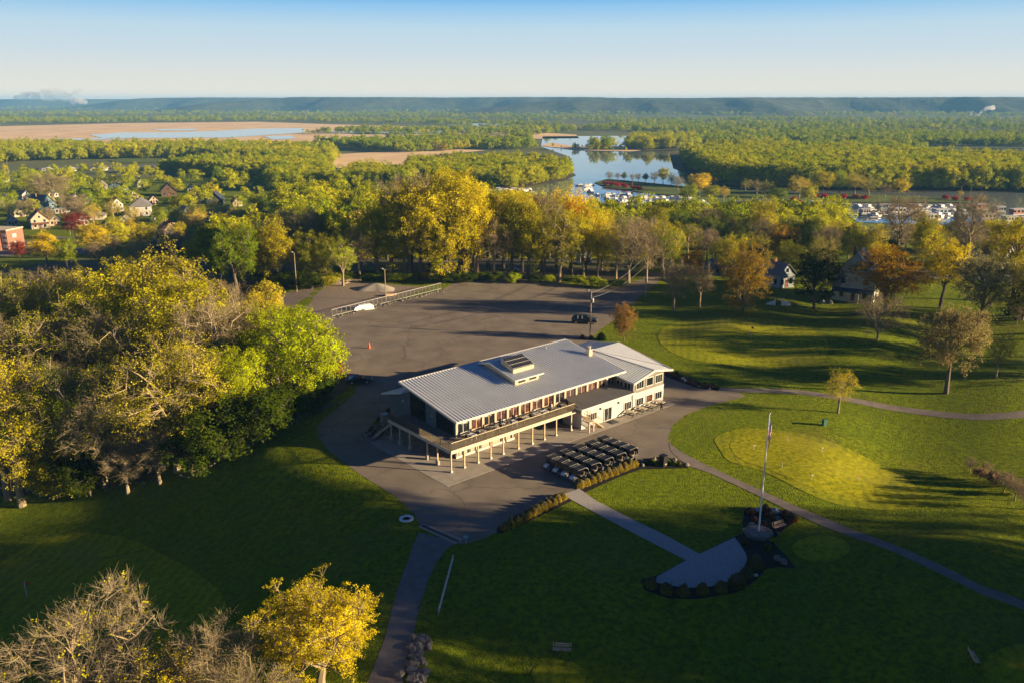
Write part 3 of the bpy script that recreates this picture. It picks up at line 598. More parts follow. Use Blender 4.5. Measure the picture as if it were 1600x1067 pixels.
# --- belt behind the parking lot
def prof(x, P): return float(np.interp(x, [a for a, _ in P], [b for _, b in P]))
TOPL = [(340, 345), (400, 345), (440, 325), (500, 318), (560, 322), (600, 292), (640, 270), (690, 262), (730, 258), (770, 285), (820, 292), (870, 288), (910, 312), (960, 322), (1000, 318), (1040, 325)]
ZB = 'behind the parking lot'
def cchoice(w): 
    t = R.uniform(0, sum(a for a, _ in w))
    for a, b in w:
        t -= a
        if t <= 0: return b
for row, (b0, dt, st) in enumerate([(438, 22, 24), (424, 12, 25), (404, 2, 27)]):
    x = 345 + row * 9
    while x < 1040:
        bb = b0 + R.uniform(-4, 4) + (8 if x < 560 else 0) * (row == 0)
        gold = 660 < x < 960
        c = cchoice([(4, GLD), (2, YG), (.5, ORG), (.6, TWG), (1, OLV)] if gold else [(2.2, OLV), (1.4, YG), (1, GRB), (.8, TWG), (1.6, LIME), (1.4, GRN)])
        k = {TWG: 'bare', GRB: 'bare'}.get(c) or cchoice([(2.4, 'tall'), (1.2, 'airy'), (1, 'full'), (1.2, 'low')])
        tp = prof(x, TOPL) + dt + R.uniform(-6, 16 + 5 * (3 - row))
        tree(x, bb, tp, c, 'tall' if k == 'low' and c in (GLD, ORG) else k, ZB, wide=R.uniform(.75, 1.0)); x += st * R.uniform(.75, 1.2)
tree(686, 440, 362, LIME, 'oval', ZB, 'bright lime oval tree at the lot edge near the shed', .75)
tree(640, 432, 262, TWG, 'bare', ZB, 'giant pale bare cottonwood towering behind the lot fence', .75, 'cottonwood_tree')
tree(722, 428, 256, GLD, 'full', ZB, 'huge golden cottonwood, the tallest crown behind the lot', .75, 'cottonwood_tree')
tree(470, 430, 318, TWG, 'bare', ZB, 'pale twisted bare tree left of the gravel yard', .9)
tree(395, 448, 350, YG, 'full', ZB, 'broad yellow-green tree at corner of wood and gravel yard', 1.0)
tree(372, 460, 352, GRN, 'full', ZB, 'broad green tree at the wood edge left of gravel yard', 1.0)
tree(404, 330, 292, DRK, 'spruce', ZB, 'dark spruce standing between the town and the belt', 1.0)
for i in range(11):
    x = 420 + i * 30 + R.uniform(-8, 8); tree(x, 440 + R.uniform(-3, 3) + (10 if x < 520 else 0), 424, cchoice([(1, DGR), (1, GRN), (1, OLV)]), 'bush', 'along the far lot edge', wide=2.2)
for i in range(9):
    x = 750 + i * 27 + R.uniform(-8, 8); tree(x, 438 + R.uniform(-3, 3) + (x - 750) * .05, 424 + (x - 750) * .05, cchoice([(1, DGR), (1, GRN), (1.5, LIME)]), 'bush', 'along the far lot edge', wide=1.8)
# --- row of garden trees at right behind the houses
ZR = 'among the right-hand houses'
for row, (b0, tp0) in enumerate([(432, 376), (412, 350), (394, 326), (403, 338)]):
    x = 1035 + row * 13
    while x < 1615:
        c = cchoice([(.6, ORG), (1.6, OLV), (1.6, YG), (1.4, TWG), (1.2, GLD), (1.0, GRN), (.12, RED), (.4, DRK)])
        k = {TWG: 'bare', DRK: 'full'}.get(c) or cchoice([(1.2, 'airy'), (1, 'full'), (2.4, 'low')])
        if not (row == 0 and (1300 < x < 1350 or 1395 < x < 1600)) and not (row == 1 and 1540 < x < 1590):
            tree(x, b0 + R.uniform(-5, 5), tp0 + R.uniform(-10, 16) + (20 if x > 1330 and row > 0 else 0), c, k, ZR, wide=R.uniform(.9, 1.2))
        x += (46 if row < 2 else 36) * R.uniform(.75, 1.25)
# --- town trees
ZT = 'among the town houses'; TOWNPTS = []
for row, (b0, hpx, st) in enumerate([(425, 46, 40), (400, 42, 40), (376, 36, 34), (352, 34, 30), (330, 30, 28), (310, 26, 26), (292, 24, 24), (276, 20, 24)]):
    x = -20 + R.uniform(0, 20)
    while x < 420:
        c = cchoice([(1.6, YG), (1.4, GLD), (1.2, OLV), (1.5, TWG), (1, LIME), (.4, RED), (.6, ORG), (.5, DGR)])
        k = {TWG: 'bare'}.get(c) or cchoice([(1.2, 'airy'), (2, 'full')])
        y = b0 + R.uniform(-9, 9)
        if row > 3: TOWNPTS.append((x, y)); x += st * R.uniform(.8, 1.2); continue
        if not (row in (1, 2) and x < 112) and not (row == 0 and x < 60):
            tree(x, y, y - hpx * R.uniform(.75, 1.2), c, k, ZT, wide=R.uniform(.95, 1.35))
        x += st * R.uniform(.8, 1.35)
tree(32, 410, 376, RED, 'full', ZT, 'russet-red round tree beside the brick building chimney', 1.1)
for (x, b, t, c, k, w) in [(150, 404, 348, GLD, 'full', 1.3), (185, 400, 342, YG, 'full', 1.3), (86, 322, 268, TWG, 'bare', 1.5), (60, 320, 270, OLV, 'airy', 1.5), (118, 350, 300, TWG, 'bare', 1.3), (330, 415, 350, LIME, 'full', 1.0), (355, 400, 335, YG, 'full', 1.1)]:
    tree(x, b, t, c, k, ZT, wide=w)
# --- riverside park trees
ZP = 'in the riverside park'
for (x, b, t, c, k, w) in [(952, 284, 268, GRB, 'airy', 1), (965, 283, 270, GRB, 'bare', 1), (975, 284, 270, GRN, 'full', .9), (988, 284, 272, GRB, 'bare', 1), (997, 285, 271, OLV, 'airy', 1), (1008, 286, 272, DRK, 'full', 1), (1022, 288, 268, GRB, 'airy', 1), (1036, 290, 262, YG, 'full', .9), (1048, 292, 270, OLV, 'airy', 1.1), (1059, 300, 275, GRB, 'bare', 1),
                            (1075, 322, 288, LIME, 'full', 1.1), (1092, 308, 270, GLD, 'full', 1.1), (1110, 318, 288, OLV, 'full', 1.1), (1130, 316, 290, GLD, 'airy', 1.1), (1118, 296, 278, ORG, 'airy', 1), (1148, 296, 278, GRB, 'airy', 1.3), (1165, 300, 280, OLV, 'airy', 1.2), (1182, 306, 280, GRB, 'airy', 1.2), (1196, 310, 282, OLV, 'airy', 1.1),
                            (1120, 334, 318, GRN, 'full', 1.2), (1062, 336, 318, LIME, 'full', 1.2), (1213, 326, 292, GRN, 'full', 1.2), (1262, 322, 290, YG, 'full', 1), (1248, 312, 275, GLD, 'airy', 1.2), (1285, 306, 268, YG, 'full', 1.1), (1310, 305, 268, LIME, 'full', 1.1), (1335, 306, 270, GLD, 'airy', 1.2), (1358, 306, 275, OLV, 'airy', 1.2), (1405, 312, 278, GLD, 'full', .9), (1383, 310, 288, TWG, 'bare', 1.1),
                            (1172, 330, 312, OLV, 'airy', 1.1), (1220, 298, 276, OLV, 'full', 1.2), (1205, 292, 272, YG, 'full', 1.2), (1500, 311, 298, GLD, 'airy', 1)]:
    tree(x, b, t, c, k, ZP, wide=w * 1.15)
for (x, b) in [(947, 291), (956, 292), (966, 293), (976, 295), (990, 298), (999, 299), (1240, 316), (1246, 320), (1254, 325), (1264, 329), (1274, 332), (1274, 311), (1288, 311), (1317, 312), (1336, 312), (1350, 313), (1477, 313), (1492, 315), (1511, 316)]:
    tree(x, b, b - 8.5, PNK, 'bush', ZP, wide=1.35)
for i, (x, y, h) in enumerate([(70, 64, 22), (68, 57.5, 21)]):
    tree(1990 + i, 0, 0, YG, 'tall', 'in the row off to the right', p=Vector((x, y, 0)), hh=h, wide=1.05, label='leafy tree of the row right of the course')
# off to the right of the lawn: the rest of the tree row that shades the course
for i, (x, y, h) in enumerate([(78, 28, 22), (88, 38, 24), (78, 52, 23), (70, 46, 20), (104, 30, 22), (108, 46, 23), (114, 50, 22), (118, 76, 12), (70, 18, 17), (62, 24, 15), (104, 50, 26), (128, 36, 24), (132, 55, 24),
                               (96, 118, 15), (104, 132, 17), (112, 146, 18), (98, 152, 16), (120, 160, 18), (90, 170, 15), (108, 175, 18), (130, 120, 17)]):
    tree(2000 + i, 0, 0, R.choice([YG, OLV, GLD, GRN]), R.choice(['full', 'airy', 'full']), 'in the row off to the right', p=Vector((x, y, 0)), hh=h, wide=1.0, label='leafy tree of the row right of the course')
# ------------------------------------------------------------------ woods nobody could count (one object each)
def lod(seed, nl, ls):
    t, c = gen_tree(seed, 'tree', nl, ls, nterm=40, env=(.42, .42, .40, .58), twigs=3, clump=.12); return c
def wood_stuff(name, label, polys, dens, hh, m, seed, wv=(.55, .8)):
    n_ = np.random.RandomState(seed); pts = []; sc = []
    for poly in polys:
        xs = [p[0] for p in poly]; ys = [p[1] for p in poly]; area = (max(xs) - min(xs)) * (max(ys) - min(ys)); k = int(area * dens)
        X = n_.uniform(min(xs), max(xs), k); Y = n_.uniform(min(ys), max(ys), k); ins = np.zeros(k, bool); j = len(poly) - 1
        for i in range(len(poly)):
            with np.errstate(divide='ignore', invalid='ignore'):
                c = ((ys[i] > Y) != (ys[j] > Y)) & (X < (xs[j] - xs[i]) * (Y - ys[i]) / (ys[j] - ys[i] + 1e-12) + xs[i])
            ins ^= c; j = i
        X = X[ins]; Y = Y[ins]; a = (X - 800) / F; b = (Y - 533.5) / F; t = (H - LOW) / (sp + b * cp)
        pts.append(np.stack([a * t, (cp - b * sp) * t, np.full(len(X), LOW)], 1))
    P = np.concatenate(pts); h = hh * n_.uniform(.55, 1.3, len(P)); w = h * n_.uniform(wv[0], wv[1], len(P)) * (1 + .35 * np.clip((P[:, 1] - 900) / 2000, 0, 1.5))
    me = bpy.data.meshes.new(name); me.vertices.add(len(P)); me.vertices.foreach_set('co', P.astype(np.float32).ravel())
    at_ = me.attributes.new('sc', 'FLOAT_VECTOR', 'POINT'); at_.data.foreach_set('vector', np.stack([w, w, h], 1).astype(np.float32).ravel())
    ar = me.attributes.new('rot', 'FLOAT_VECTOR', 'POINT'); ar.data.foreach_set('vector', np.stack([h * 0, h * 0, n_.uniform(0, 6.28, len(P))], 1).astype(np.float32).ravel())
    av = me.attributes.new('vi', 'INT', 'POINT'); av.data.foreach_set('value', n_.randint(0, 4, len(P)).astype(np.int32))
    o = bpy.data.objects.new(name, me); COL.objects.link(o); tag(o, label, 'woods'); o['kind'] = 'stuff'
    ng = bpy.data.node_groups.new(name, 'GeometryNodeTree'); ng.interface.new_socket('Geometry', in_out='INPUT', socket_type='NodeSocketGeometry'); ng.interface.new_socket('Geometry', in_out='OUTPUT', socket_type='NodeSocketGeometry')
    n = ng.nodes; l = ng.links; gi = n.new('NodeGroupInput'); go = n.new('NodeGroupOutput'); iop = n.new('GeometryNodeInstanceOnPoints'); iop.inputs['Pick Instance'].default_value = True
    g2i_ = n.new('GeometryNodeJoinGeometry')
    for c in LODC[m]:
        oi = n.new('GeometryNodeObjectInfo'); oi.inputs[0].default_value = c; gg = n.new('GeometryNodeGeometryToInstance')
        l.new(oi.outputs['Geometry'], gg.inputs[0]); l.new(gg.outputs[0], g2i_.inputs[0])
    def na(nm, dt):
        x = n.new('GeometryNodeInputNamedAttribute'); x.data_type = dt; x.inputs[0].default_value = nm; return x.outputs[0]
    l.new(gi.outputs[0], iop.inputs['Points']); l.new(g2i_.outputs[0], iop.inputs['Instance']); l.new(na('sc', 'FLOAT_VECTOR'), iop.inputs['Scale']); l.new(na('rot', 'FLOAT_VECTOR'), iop.inputs['Rotation'])
    l.new(na('vi', 'INT'), iop.inputs['Instance Index']); l.new(iop.outputs[0], go.inputs[0])
    md = o.modifiers.new('scatter', 'NODES'); md.node_group = ng; return o
LODC = {}
for key, ls_, nl in (('farleaf', .040, 800), ('midleaf', .024, 2200)):
    LODC[key] = []
    for i in range(4):
        c = lod(300 + i * 7, nl, ls_); c.materials.clear(); c.materials.append(M[key])
        co = bpy.data.objects.new('tree_crown', c); LODC[key].append(co)
wood_stuff('town_trees', 'mixed green and brown trees filling the far side of the town', [[(x - 3, y - 3), (x + 3, y - 3), (x + 3, y + 3), (x - 3, y + 3)] for x, y in TOWNPTS], .03, 10, 'midleaf', 11, (.9, 1.3))
wood_stuff('belt_trees', 'mixed trees behind the houses and the belt toward the river', [[(440, 400), (440, 335), (640, 332), (760, 342), (900, 366), (1310, 372), (1310, 390), (1000, 390)], [(300, 420), (420, 400), (640, 396), (980, 398), (980, 424), (640, 420), (380, 436)]], .022, 13.5, 'midleaf', 12, (.8, 1.1))
wood_stuff('undergrowth', 'dark undergrowth filling the belt of trees behind the lot', [[(300, 440), (300, 400), (440, 388), (1000, 388), (1010, 412), (985, 434), (900, 436), (860, 430), (740, 424), (560, 424), (440, 438), (395, 452)]], .022, 5.5, 'midleaf', 21, (.7, 1.1))
wood_stuff('riverside_wood', 'yellow-green wooded bank left of the river bend', [[(640, 292), (640, 266), (700, 262), (770, 258), (850, 262), (895, 276), (870, 286), (800, 296)], [(-60, 258), (-60, 233), (120, 233), (330, 233), (510, 236), (530, 250), (500, 264), (300, 248), (150, 250)], [(250, 272), (330, 262), (430, 266), (520, 258), (510, 274), (420, 282)], [(520, 300), (560, 275), (640, 285), (640, 300)], [(420, 300), (420, 280), (520, 276), (520, 300)]], .17, 10.5, 'midleaf', 1, (.75, 1.05))
wood_stuff('island_wood', 'dense green wooded island filling the right of the river', [[(1075, 266), (1062, 248), (1180, 242), (1400, 252), (1480, 262), (1720, 272), (1720, 303), (1600, 301), (1250, 299), (1140, 294), (1100, 279)]], .19, 13.5, 'midleaf', 2, (.7, 1.0))
wood_stuff('islet_wood', 'sunlit wooded islet in the middle of river bend', [[(978, 234), (988, 222), (1080, 219), (1096, 227), (1075, 234), (1010, 236)], [(920, 236), (925, 232), (958, 232), (962, 236)]], .26, 12, 'midleaf', 3, (.75, 1.05))
wood_stuff('floodplain_wood', 'hazy woods on the plain beyond the river and marsh', [[(1090, 226), (1080, 212), (1300, 207), (1500, 212), (1720, 214), (1720, 231), (1500, 230), (1300, 226), (1180, 230)], [(1200, 238), (1340, 232), (1450, 234), (1430, 243), (1300, 242)], [(490, 228), (640, 221), (830, 222), (838, 234), (760, 235), (640, 240), (560, 236)], [(480, 211), (560, 210), (700, 213), (840, 213), (900, 206), (880, 201), (700, 206), (560, 205)]], .18, 10, 'farleaf', 4, (.8, 1.15))
wood_stuff('valley_wood', 'blue-green woods on the distant valley floor', [[(-100, 196), (-100, 187), (120, 186), (420, 184), (700, 190), (880, 195), (880, 199), (700, 196), (400, 190)], [(-100, 182), (-100, 176), (300, 175), (600, 177), (900, 180), (1000, 184), (880, 189), (600, 184), (300, 181)], [(880, 203), (1000, 196), (1200, 194), (1720, 198), (1720, 206), (1300, 203), (1050, 209)], [(900, 190), (1200, 186), (1720, 189), (1720, 194), (1200, 191), (1000, 194)]], .17, 10, 'farleaf', 5, (.8, 1.2))
wood_stuff('horizon_wood', 'faint woods at the foot of the bluffs', [[(-100, 172), (-100, 164), (300, 164), (620, 166), (900, 173), (1720, 177), (1720, 184), (900, 180), (300, 172)]], .15, 12, 'farleaf', 6, (.8, 1.2))
wood_stuff('reed_shrubs', 'reedy shrubs lining the marsh edge', [[(470, 206), (780, 199), (790, 204), (480, 212)], [(850, 231), (890, 236), (980, 238), (975, 235), (890, 230)]], .05, 6, 'farleaf', 7)
# ------------------------------------------------------------------ clubhouse (local frame u,v)
CLUB = thing('clubhouse', 'long clubhouse with ribbed pale metal roof, skylight dormer and white gabled wing', 'clubhouse', O, BA)
def part(mb, name, m, par=None, smooth=False): return mb.build(name, M[m] if isinstance(m, str) else m, par or CLUB, smooth)
def bil(q, s, t):
    a, b, c, d = [Vector(x) for x in q]; return a.lerp(b, s).lerp(d.lerp(c, s), t)
def ribbed(name, q, n, m='metalroof', th=.16, par=None, rib=.08, rh=.105):
    """metal roof surface: q = (eave start, eave end, ridge end, ridge start); ribs run eave to ridge"""
    mb = MB().slab(q, th); A = bil(q, 0, 0); nrm = (bil(q, 1, 0) - A).cross(bil(q, 0, 1) - A).normalized()
    e = (bil(q, 1, 0) - A).normalized() * rib / 2
    for i in range(n + 1):
        s = (i + .15) / (n + .3); p, r = bil(q, s, 0), bil(q, s, 1)
        mb.add([p - e, p + e, r + e, r - e, p - e * .8 + nrm * rh, p + e * .8 + nrm * rh, r + e * .8 + nrm * rh, r - e * .8 + nrm * rh],
               [(4, 5, 6, 7), (0, 1, 5, 4), (1, 2, 6, 5), (2, 3, 7, 6), (3, 0, 4, 7)])
    return part(mb, name, m, par)
zr = lambda v: 5.4 + .1625 * (v - 1.5)
rf = ribbed('roof', [(1.95, 1.5, 5.4), (31.8, 1.5, 5.4), (31.8, 13.5, 7.35), (1.95, 13.5, 7.35)], 62)
f = MB(); f.box(1.90, 31.85, 1.42, 1.50, 5.2, 5.46); f.box(1.88, 1.95, 1.42, 1.50, 5.2, 5.46)
f.slab([(1.86, 1.42, 5.46), (1.95, 1.42, 5.46), (1.95, 13.56, 7.43), (1.86, 13.56, 7.43)], .26); f.slab([(31.8, 1.5, 5.5), (31.9, 1.5, 5.5), (31.9, 13.56, 7.45), (31.8, 13.56, 7.45)], .26)
f.box(1.9, 31.9, 13.5, 13.7, 7.15, 7.45); part(f, 'roof_trim', 'whitetrim', rf)
ribbed('back_roof', [(31.8, 17.9, 4.65), (1.9, 17.9, 4.65), (1.9, 13.0, 6.05), (31.8, 13.0, 6.05)], 70)
ribbed('back_roof', [(40.0, 16.8, 4.7), (31.8, 16.8, 4.7), (31.8, 10.02, 6.05), (40.0, 10.02, 6.05)][:0] or [(40.0, 16.8, 4.7), (31.8, 16.8, 4.7), (31.8, 10.02, 6.05), (40.0, 10.02, 6.05)], 14)
# walls of the long hall
w = MB(); w.prism([(0, 0)] * 0 or [(3.0, 0.0), (3.0, 5.45), (13.4, 7.15), (13.4, 5.8), (17.6, 4.6), (17.6, 0.0)], 0, .2, Matrix.Translation((2.9, 0, 0)) @ Matrix.Rotation(pi / 2, 4, 'Z') @ Matrix.Scale(-1, 4, (0, 1, 0)))
part(w, 'end_wall', 'blueside')
bt = MB()
for i in range(46):
    v = 3.15 + i * .315
    if v < 17.5: bt.box(2.86, 2.90, v, v + .05, 2.8, (5.45 + (v - 3) * .1635 if v < 13.3 else 5.8 - (v - 13.4) * .285) - .05)
part(bt, 'batten', 'blueside')
w = MB(); w.box(3.1, 31.7, 3.0, 3.2, 2.62, 3.05); w.box(3.1, 31.7, 2.98, 3.2, 5.35, 5.6); part(w, 'front_wall', 'cream')
part(MB().box(3.1, 31.7, 17.4, 17.6, 0, 4.6).box(31.5, 31.7, 3.2, 17.4, 2.7, 5.3).box(3.1, 31.6, 13.2, 13.4, 5.6, 7.1), 'back_wall', 'siding')
part(MB().box(3.1, 31.5, 3.2, 17.4, 2.45, 2.6), 'floor', 'deck')
US = [2.9, 4.98, 7.0, 9.0, 11.03, 13.05, 15.07, 17.17, 19.27, 21.23, 23.38, 25.5, 27.55, 29.5, 31.35]
for i, u in enumerate(US): part(MB().box(u, u + (.34 if i else .22), 2.9, 3.1, 2.8, 5.36), 'column', 'cream')
part(MB().box(3.2, 31.4, 3.9, 4.0, 2.7, 5.3), 'interior_screen', 'glassred')
for i in range(len(US) - 1):
    a, b = US[i] + .35, US[i + 1]
    wn = part(MB().box(a, b, 3.08, 3.11, 3.06, 5.34), 'window', 'glass' if i in (0, 2, 8) else 'glassred')
    fr = MB(); mid = (a + b) / 2
    for q in (a + .03, mid, b - .03): fr.box(q - .035, q + .035, 3.03, 3.08, 3.06, 5.34)
    fr.box(a, b, 3.035, 3.078, 4.55, 4.62).box(a, b, 3.035, 3.078, 3.06, 3.14); part(fr, 'frame', 'wood' if i % 3 else 'whitetrim', wn)
# big dark windows on the shaded end wall
for v0, v1, z0, z1a, z1b in ((9.15, 12.5, 2.95, 5.95, 6.45), (3.3, 6.9, 2.95, 5.0, 5.55)):
    wn = part(MB().add([(2.84, v0, z0), (2.84, v1, z0), (2.84, v1, z1b), (2.84, v0, z1a), (2.88, v0, z0), (2.88, v1, z0), (2.88, v1, z1b), (2.88, v0, z1a)],
                       [(3, 2, 1, 0), (4, 5, 6, 7), (0, 1, 5, 4), (1, 2, 6, 5), (2, 3, 7, 6), (3, 0, 4, 7)]), 'window', 'glass')
    part(MB().box(2.80, 2.84, v0, v1, z0, z0 + .08).box(2.80, 2.84, v0, v1, 4.4, 4.48).box(2.80, 2.84, (v0 + v1) / 2 - .05, (v0 + v1) / 2 + .05, z0 + .08, 4.4).box(2.80, 2.84, v0, v0 + .08, z0 + .08, 4.4), 'frame', 'black', wn)
part(MB().box(2.80, 2.86, 7.55, 7.95, 4.0, 4.4), 'wall_vent', 'steel')
part(MB().box(2.70, 2.86, 14.0, 14.2, 4.3, 4.55), 'wall_lamp', 'whitepaint')
# lower storey below the deck
w = MB(); w.box(2.95, 12.2, 3.0, 3.2, 0, 2.5); part(w, 'basement_wall', 'cream'); part(MB().box(2.85, 12.3, 2.85, 3.0, 0, .32), 'plinth', 'whitebrick')
part(MB().box(12.3, 19.9, 5.4, 5.6, 0, 2.5).box(12.2, 12.4, 3.2, 5.4, 0, 2.5).box(19.9, 20.1, 3.2, 5.4, 0, 2.5).box(2.9, 3.1, 3.2, 9.5, 0, 2.4), 'undercroft_wall', 'siding')
for i in range(5):
    u = 3.35 + i * 1.75
    dr = part(MB().box(u, u + 1.25, 2.93, 2.99, .34, 2.25), 'garage_door', M['cream']); pm = MB()
    for k in range(5): pm.box(u + .05 + k * .25, u + .09 + k * .25, 2.90, 2.93, .36, 2.25)
    part(pm, 'panel_rib', 'fascia', dr); part(MB().box(u + 1.30, u + 1.62, 2.94, 2.99, .34, 2.3), 'opening_shade', 'black')  # solid black panel, the shade inside the doorway put into its colour
# dormer with skylight
d = MB(); d.prism([(5.5, 5.95), (5.5, 6.95), (10.3, 8.0), (12.4, 7.45), (12.4, 7.1)], 0, 4.2, Matrix.Translation((14.7, 0, 0)) @ Matrix.Rotation(pi / 2, 4, 'Z') @ Matrix.Scale(-1, 4, (0, 1, 0)))
dm = part(d, 'dormer', 'cream')
for a in (15.25, 17.2): part(MB().box(a, a + 1.2, 5.44, 5.5, 6.32, 6.72), 'window', 'glass', dm)
ribbed('dormer_roof', [(14.25, 5.0, 6.98), (19.3, 5.0, 6.98), (19.3, 10.3, 8.1), (14.25, 10.3, 8.1)], 14, th=.1, par=dm)
ribbed('dormer_roof', [(19.3, 12.75, 7.5), (14.25, 12.75, 7.5), (14.25, 10.32, 8.1), (19.3, 10.32, 8.1)], 12, th=.1, par=dm)
part(MB().box(14.2, 19.35, 4.93, 5.0, 6.85, 7.0), 'fascia', 'whitetrim', dm)
sk = part(MB().add([(15.2, 6.5, 7.1), (18.9, 6.5, 7.1), (18.9, 9.0, 7.5), (15.2, 9.0, 7.5), (15.2, 6.5, 7.93), (18.9, 6.5, 7.93), (18.9, 9.0, 8.8), (15.2, 9.0, 8.8)],
                  [(0, 3, 2, 1), (4, 5, 6, 7), (0, 1, 5, 4), (1, 2, 6, 5), (2, 3, 7, 6), (3, 0, 4, 7)]), 'skylight', 'cream')
part(MB().slab([(15.25, 6.5, 7.99), (18.85, 6.5, 7.99), (18.85, 8.95, 8.84), (15.25, 8.95, 8.84)], .05), 'glazing', M['glassblue'] if 'glassblue' in M else 'glass', sk)
gb = MB()
for k in range(9): u = 15.25 + k * .445; gb.slab([(u, 6.48, 8.04), (u + .05, 6.48, 8.04), (u + .05, 8.97, 8.90), (u, 8.97, 8.90)], .04)
for k in range(3): v = 6.5 + k * .82; gb.slab([(15.2, v, 8.06 + (v - 6.5) * .347), (18.9, v, 8.06 + (v - 6.5) * .347), (18.9, v + .05, 8.08 + (v - 6.5) * .347), (15.2, v + .05, 8.08 + (v - 6.5) * .347)], .03)
part(gb, 'glazing_bar', 'steel', sk)
# chimney and vents
ch = part(MB().box(30.55, 31.25, 7.4, 8.1, 6.2, 7.35), 'chimney', 'cream'); part(MB().box(30.45, 31.35, 7.3, 8.2, 7.35, 7.45).lathe([(.22, 7.45), (.22, 7.8), (.3, 7.8), (.3, 7.9)], 10, Matrix.Translation((30.9, 7.75, 0))), 'chimney_cap', 'steel', ch)
part(MB().lathe([(.1, 6.9), (.1, 7.6), (.16, 7.62), (.16, 7.72)], 8, Matrix.Translation((26.5, 12.2, 0))), 'roof_vent', 'steel')
# gabled wing on the right
w = MB(); w.prism([(31.3, 2.66), (31.3, 4.32), (35.3, 5.22), (37.9, 4.75), (37.9, 2.66)], -.5, -.3); w.box(31.3, 31.5, -.3, 3.0, 2.66, 4.3); w.box(37.7, 37.9, -.3, 16.5, 2.66, 4.7); part(w, 'gable_wall', 'siding')
w = MB(); w.box(31.25, 37.95, -.56, -.3, 0, 2.6); w.box(37.7, 37.95, -.3, 16.5, 0, 2.6); w.box(31.2, 38.0, -.6, -.28, 2.6, 2.66); part(w, 'wing_wall', 'whitebrick')
part(MB().box(31.5, 37.7, 16.3, 16.5, 0, 4.8), 'wing_back_wall', 'siding')
ribbed('wing_roof', [(30.9, 10, 5.5), (30.9, -.95, 4.30), (35.3, -.95, 5.35), (33.7, 10, 6.2)], 28, th=.14)
part(MB().add([(35.3, -.95, 5.35), (39.3, -.95, 4.62), (39.45, .4, 4.74), (33.7, 10, 6.2), (35.3, -.95, 5.2), (39.3, -.95, 4.48), (39.45, .4, 4.6), (33.7, 10, 6.0)], [(0, 1, 2, 3), (7, 6, 5, 4), (0, 4, 5, 1), (1, 5, 6, 2), (2, 6, 7, 3), (3, 7, 4, 0)]), 'wing_roof', 'metalroof')
ribbed('wing_roof', [(33.85, 9.9, 6.20), (39.5, .3, 4.80), (39.85, 10, 6.22), (33.7, 10, 6.22)], 17, th=.1)
t = MB(); t.slab([(30.85, -1.02, 4.36), (30.85, -.95, 4.36), (35.3, -.95, 5.42), (35.3, -1.02, 5.42)], .26); t.slab([(35.3, -1.02, 5.42), (35.3, -.95, 5.42), (39.36, -.95, 4.70), (39.36, -1.02, 4.70)], .26)
t.slab([(35.2, -.95, 5.46), (35.36, -.95, 5.46), (33.76, 10, 6.30), (33.6, 10, 6.30)], .1); t.slab([(39.3, -1.0, 4.7), (39.4, -1.0, 4.7), (39.9, 10, 6.2), (39.8, 10, 6.2)], .22); part(t, 'wing_trim', 'whitetrim')
def wins(u0, u1, z0, z1, n, v=-.5, frame='whitetrim', g='glass'):
    wf = part(MB().box(u0, u1, v - .07, v, z0, z1), 'window', frame); k = (u1 - u0 - .12) / n; p = MB()
    for i in range(n): p.box(u0 + .08 + i * k + .03, u0 + .04 + (i + 1) * k, v - .085, v - .07, z0 + .12, z1 - .12)
    part(p, 'pane', g, wf)
for a, b, n in ((31.85, 33.5, 3), (34.0, 35.5, 1), (35.95, 37.55, 3)):
    wins(a, b, 3.1, 4.42, n); wins(a, b, .62, 1.85, n, -.56, g='glassred' if n == 1 else 'glass')
for a, b in ((3 - 3.3, 0), (0, 0)): pass
for a in (-.1, 1.35):            # windows in the wing's shaded side
    part(MB().box(31.22, 31.3, a, a + 1.2, 3.15, 4.1), 'window', 'whitetrim'); part(MB().box(31.2, 31.22, a + .08, a + .52, 3.25, 4.0).box(31.2, 31.22, a + .65, a + 1.12, 3.25, 4.0), 'pane', 'glass')
# low front wing with dark roof
w = MB(); w.box(21.1, 31.25, -.5, -.3, 0, 2.85); w.box(21.1, 21.3, -.3, 3.0, 0, 2.95); part(w, 'front_wing_wall', 'whitebrick')
ribbed('low_roof', [(20.6, -1.0, 3.05), (31.2, -1.0, 3.05), (31.2, 2.95, 3.45), (21.4, 2.95, 3.45)], 26, 'lowroof', th=.12, rib=.03, rh=.04)
part(MB().box(20.55, 31.2, -1.08, -1.0, 2.84, 3.1).box(20.52, 20.6, -1.08, 2.9, 2.84, 3.12), 'low_fascia', 'whitetrim')
part(MB().box(21.1, 31.2, -.56, -.5, 2.55, 2.72), 'band', 'whitetrim')
wins(22.3, 24.0, .85, 1.95, 4); wins(29.45, 31.0, .62, 1.85, 3)
dd = part(MB().box(25.4, 27.0, -.58, -.5, .05, 1.98), 'door', 'whitetrim'); part(MB().box(25.52, 26.14, -.6, -.58, .15, 1.86).box(26.24, 26.88, -.6, -.58, .15, 1.86), 'pane', 'glass', dd); part(MB().box(26.13, 26.16, -.66, -.62, .9, 1.2).box(26.24, 26.27, -.66, -.62, .9, 1.2), 'handle', 'steel', dd)
part(MB().tube([(31.15, -.62, .05), (31.15, -.62, 2.6)], .05, 6), 'downpipe', 'black')
for u in (24.6, 28.2, 38.0): part(MB().box(u, u + .14, -.68, -.58 if u > 31 else -.5, 2.0, 2.25), 'wall_lamp', 'black')
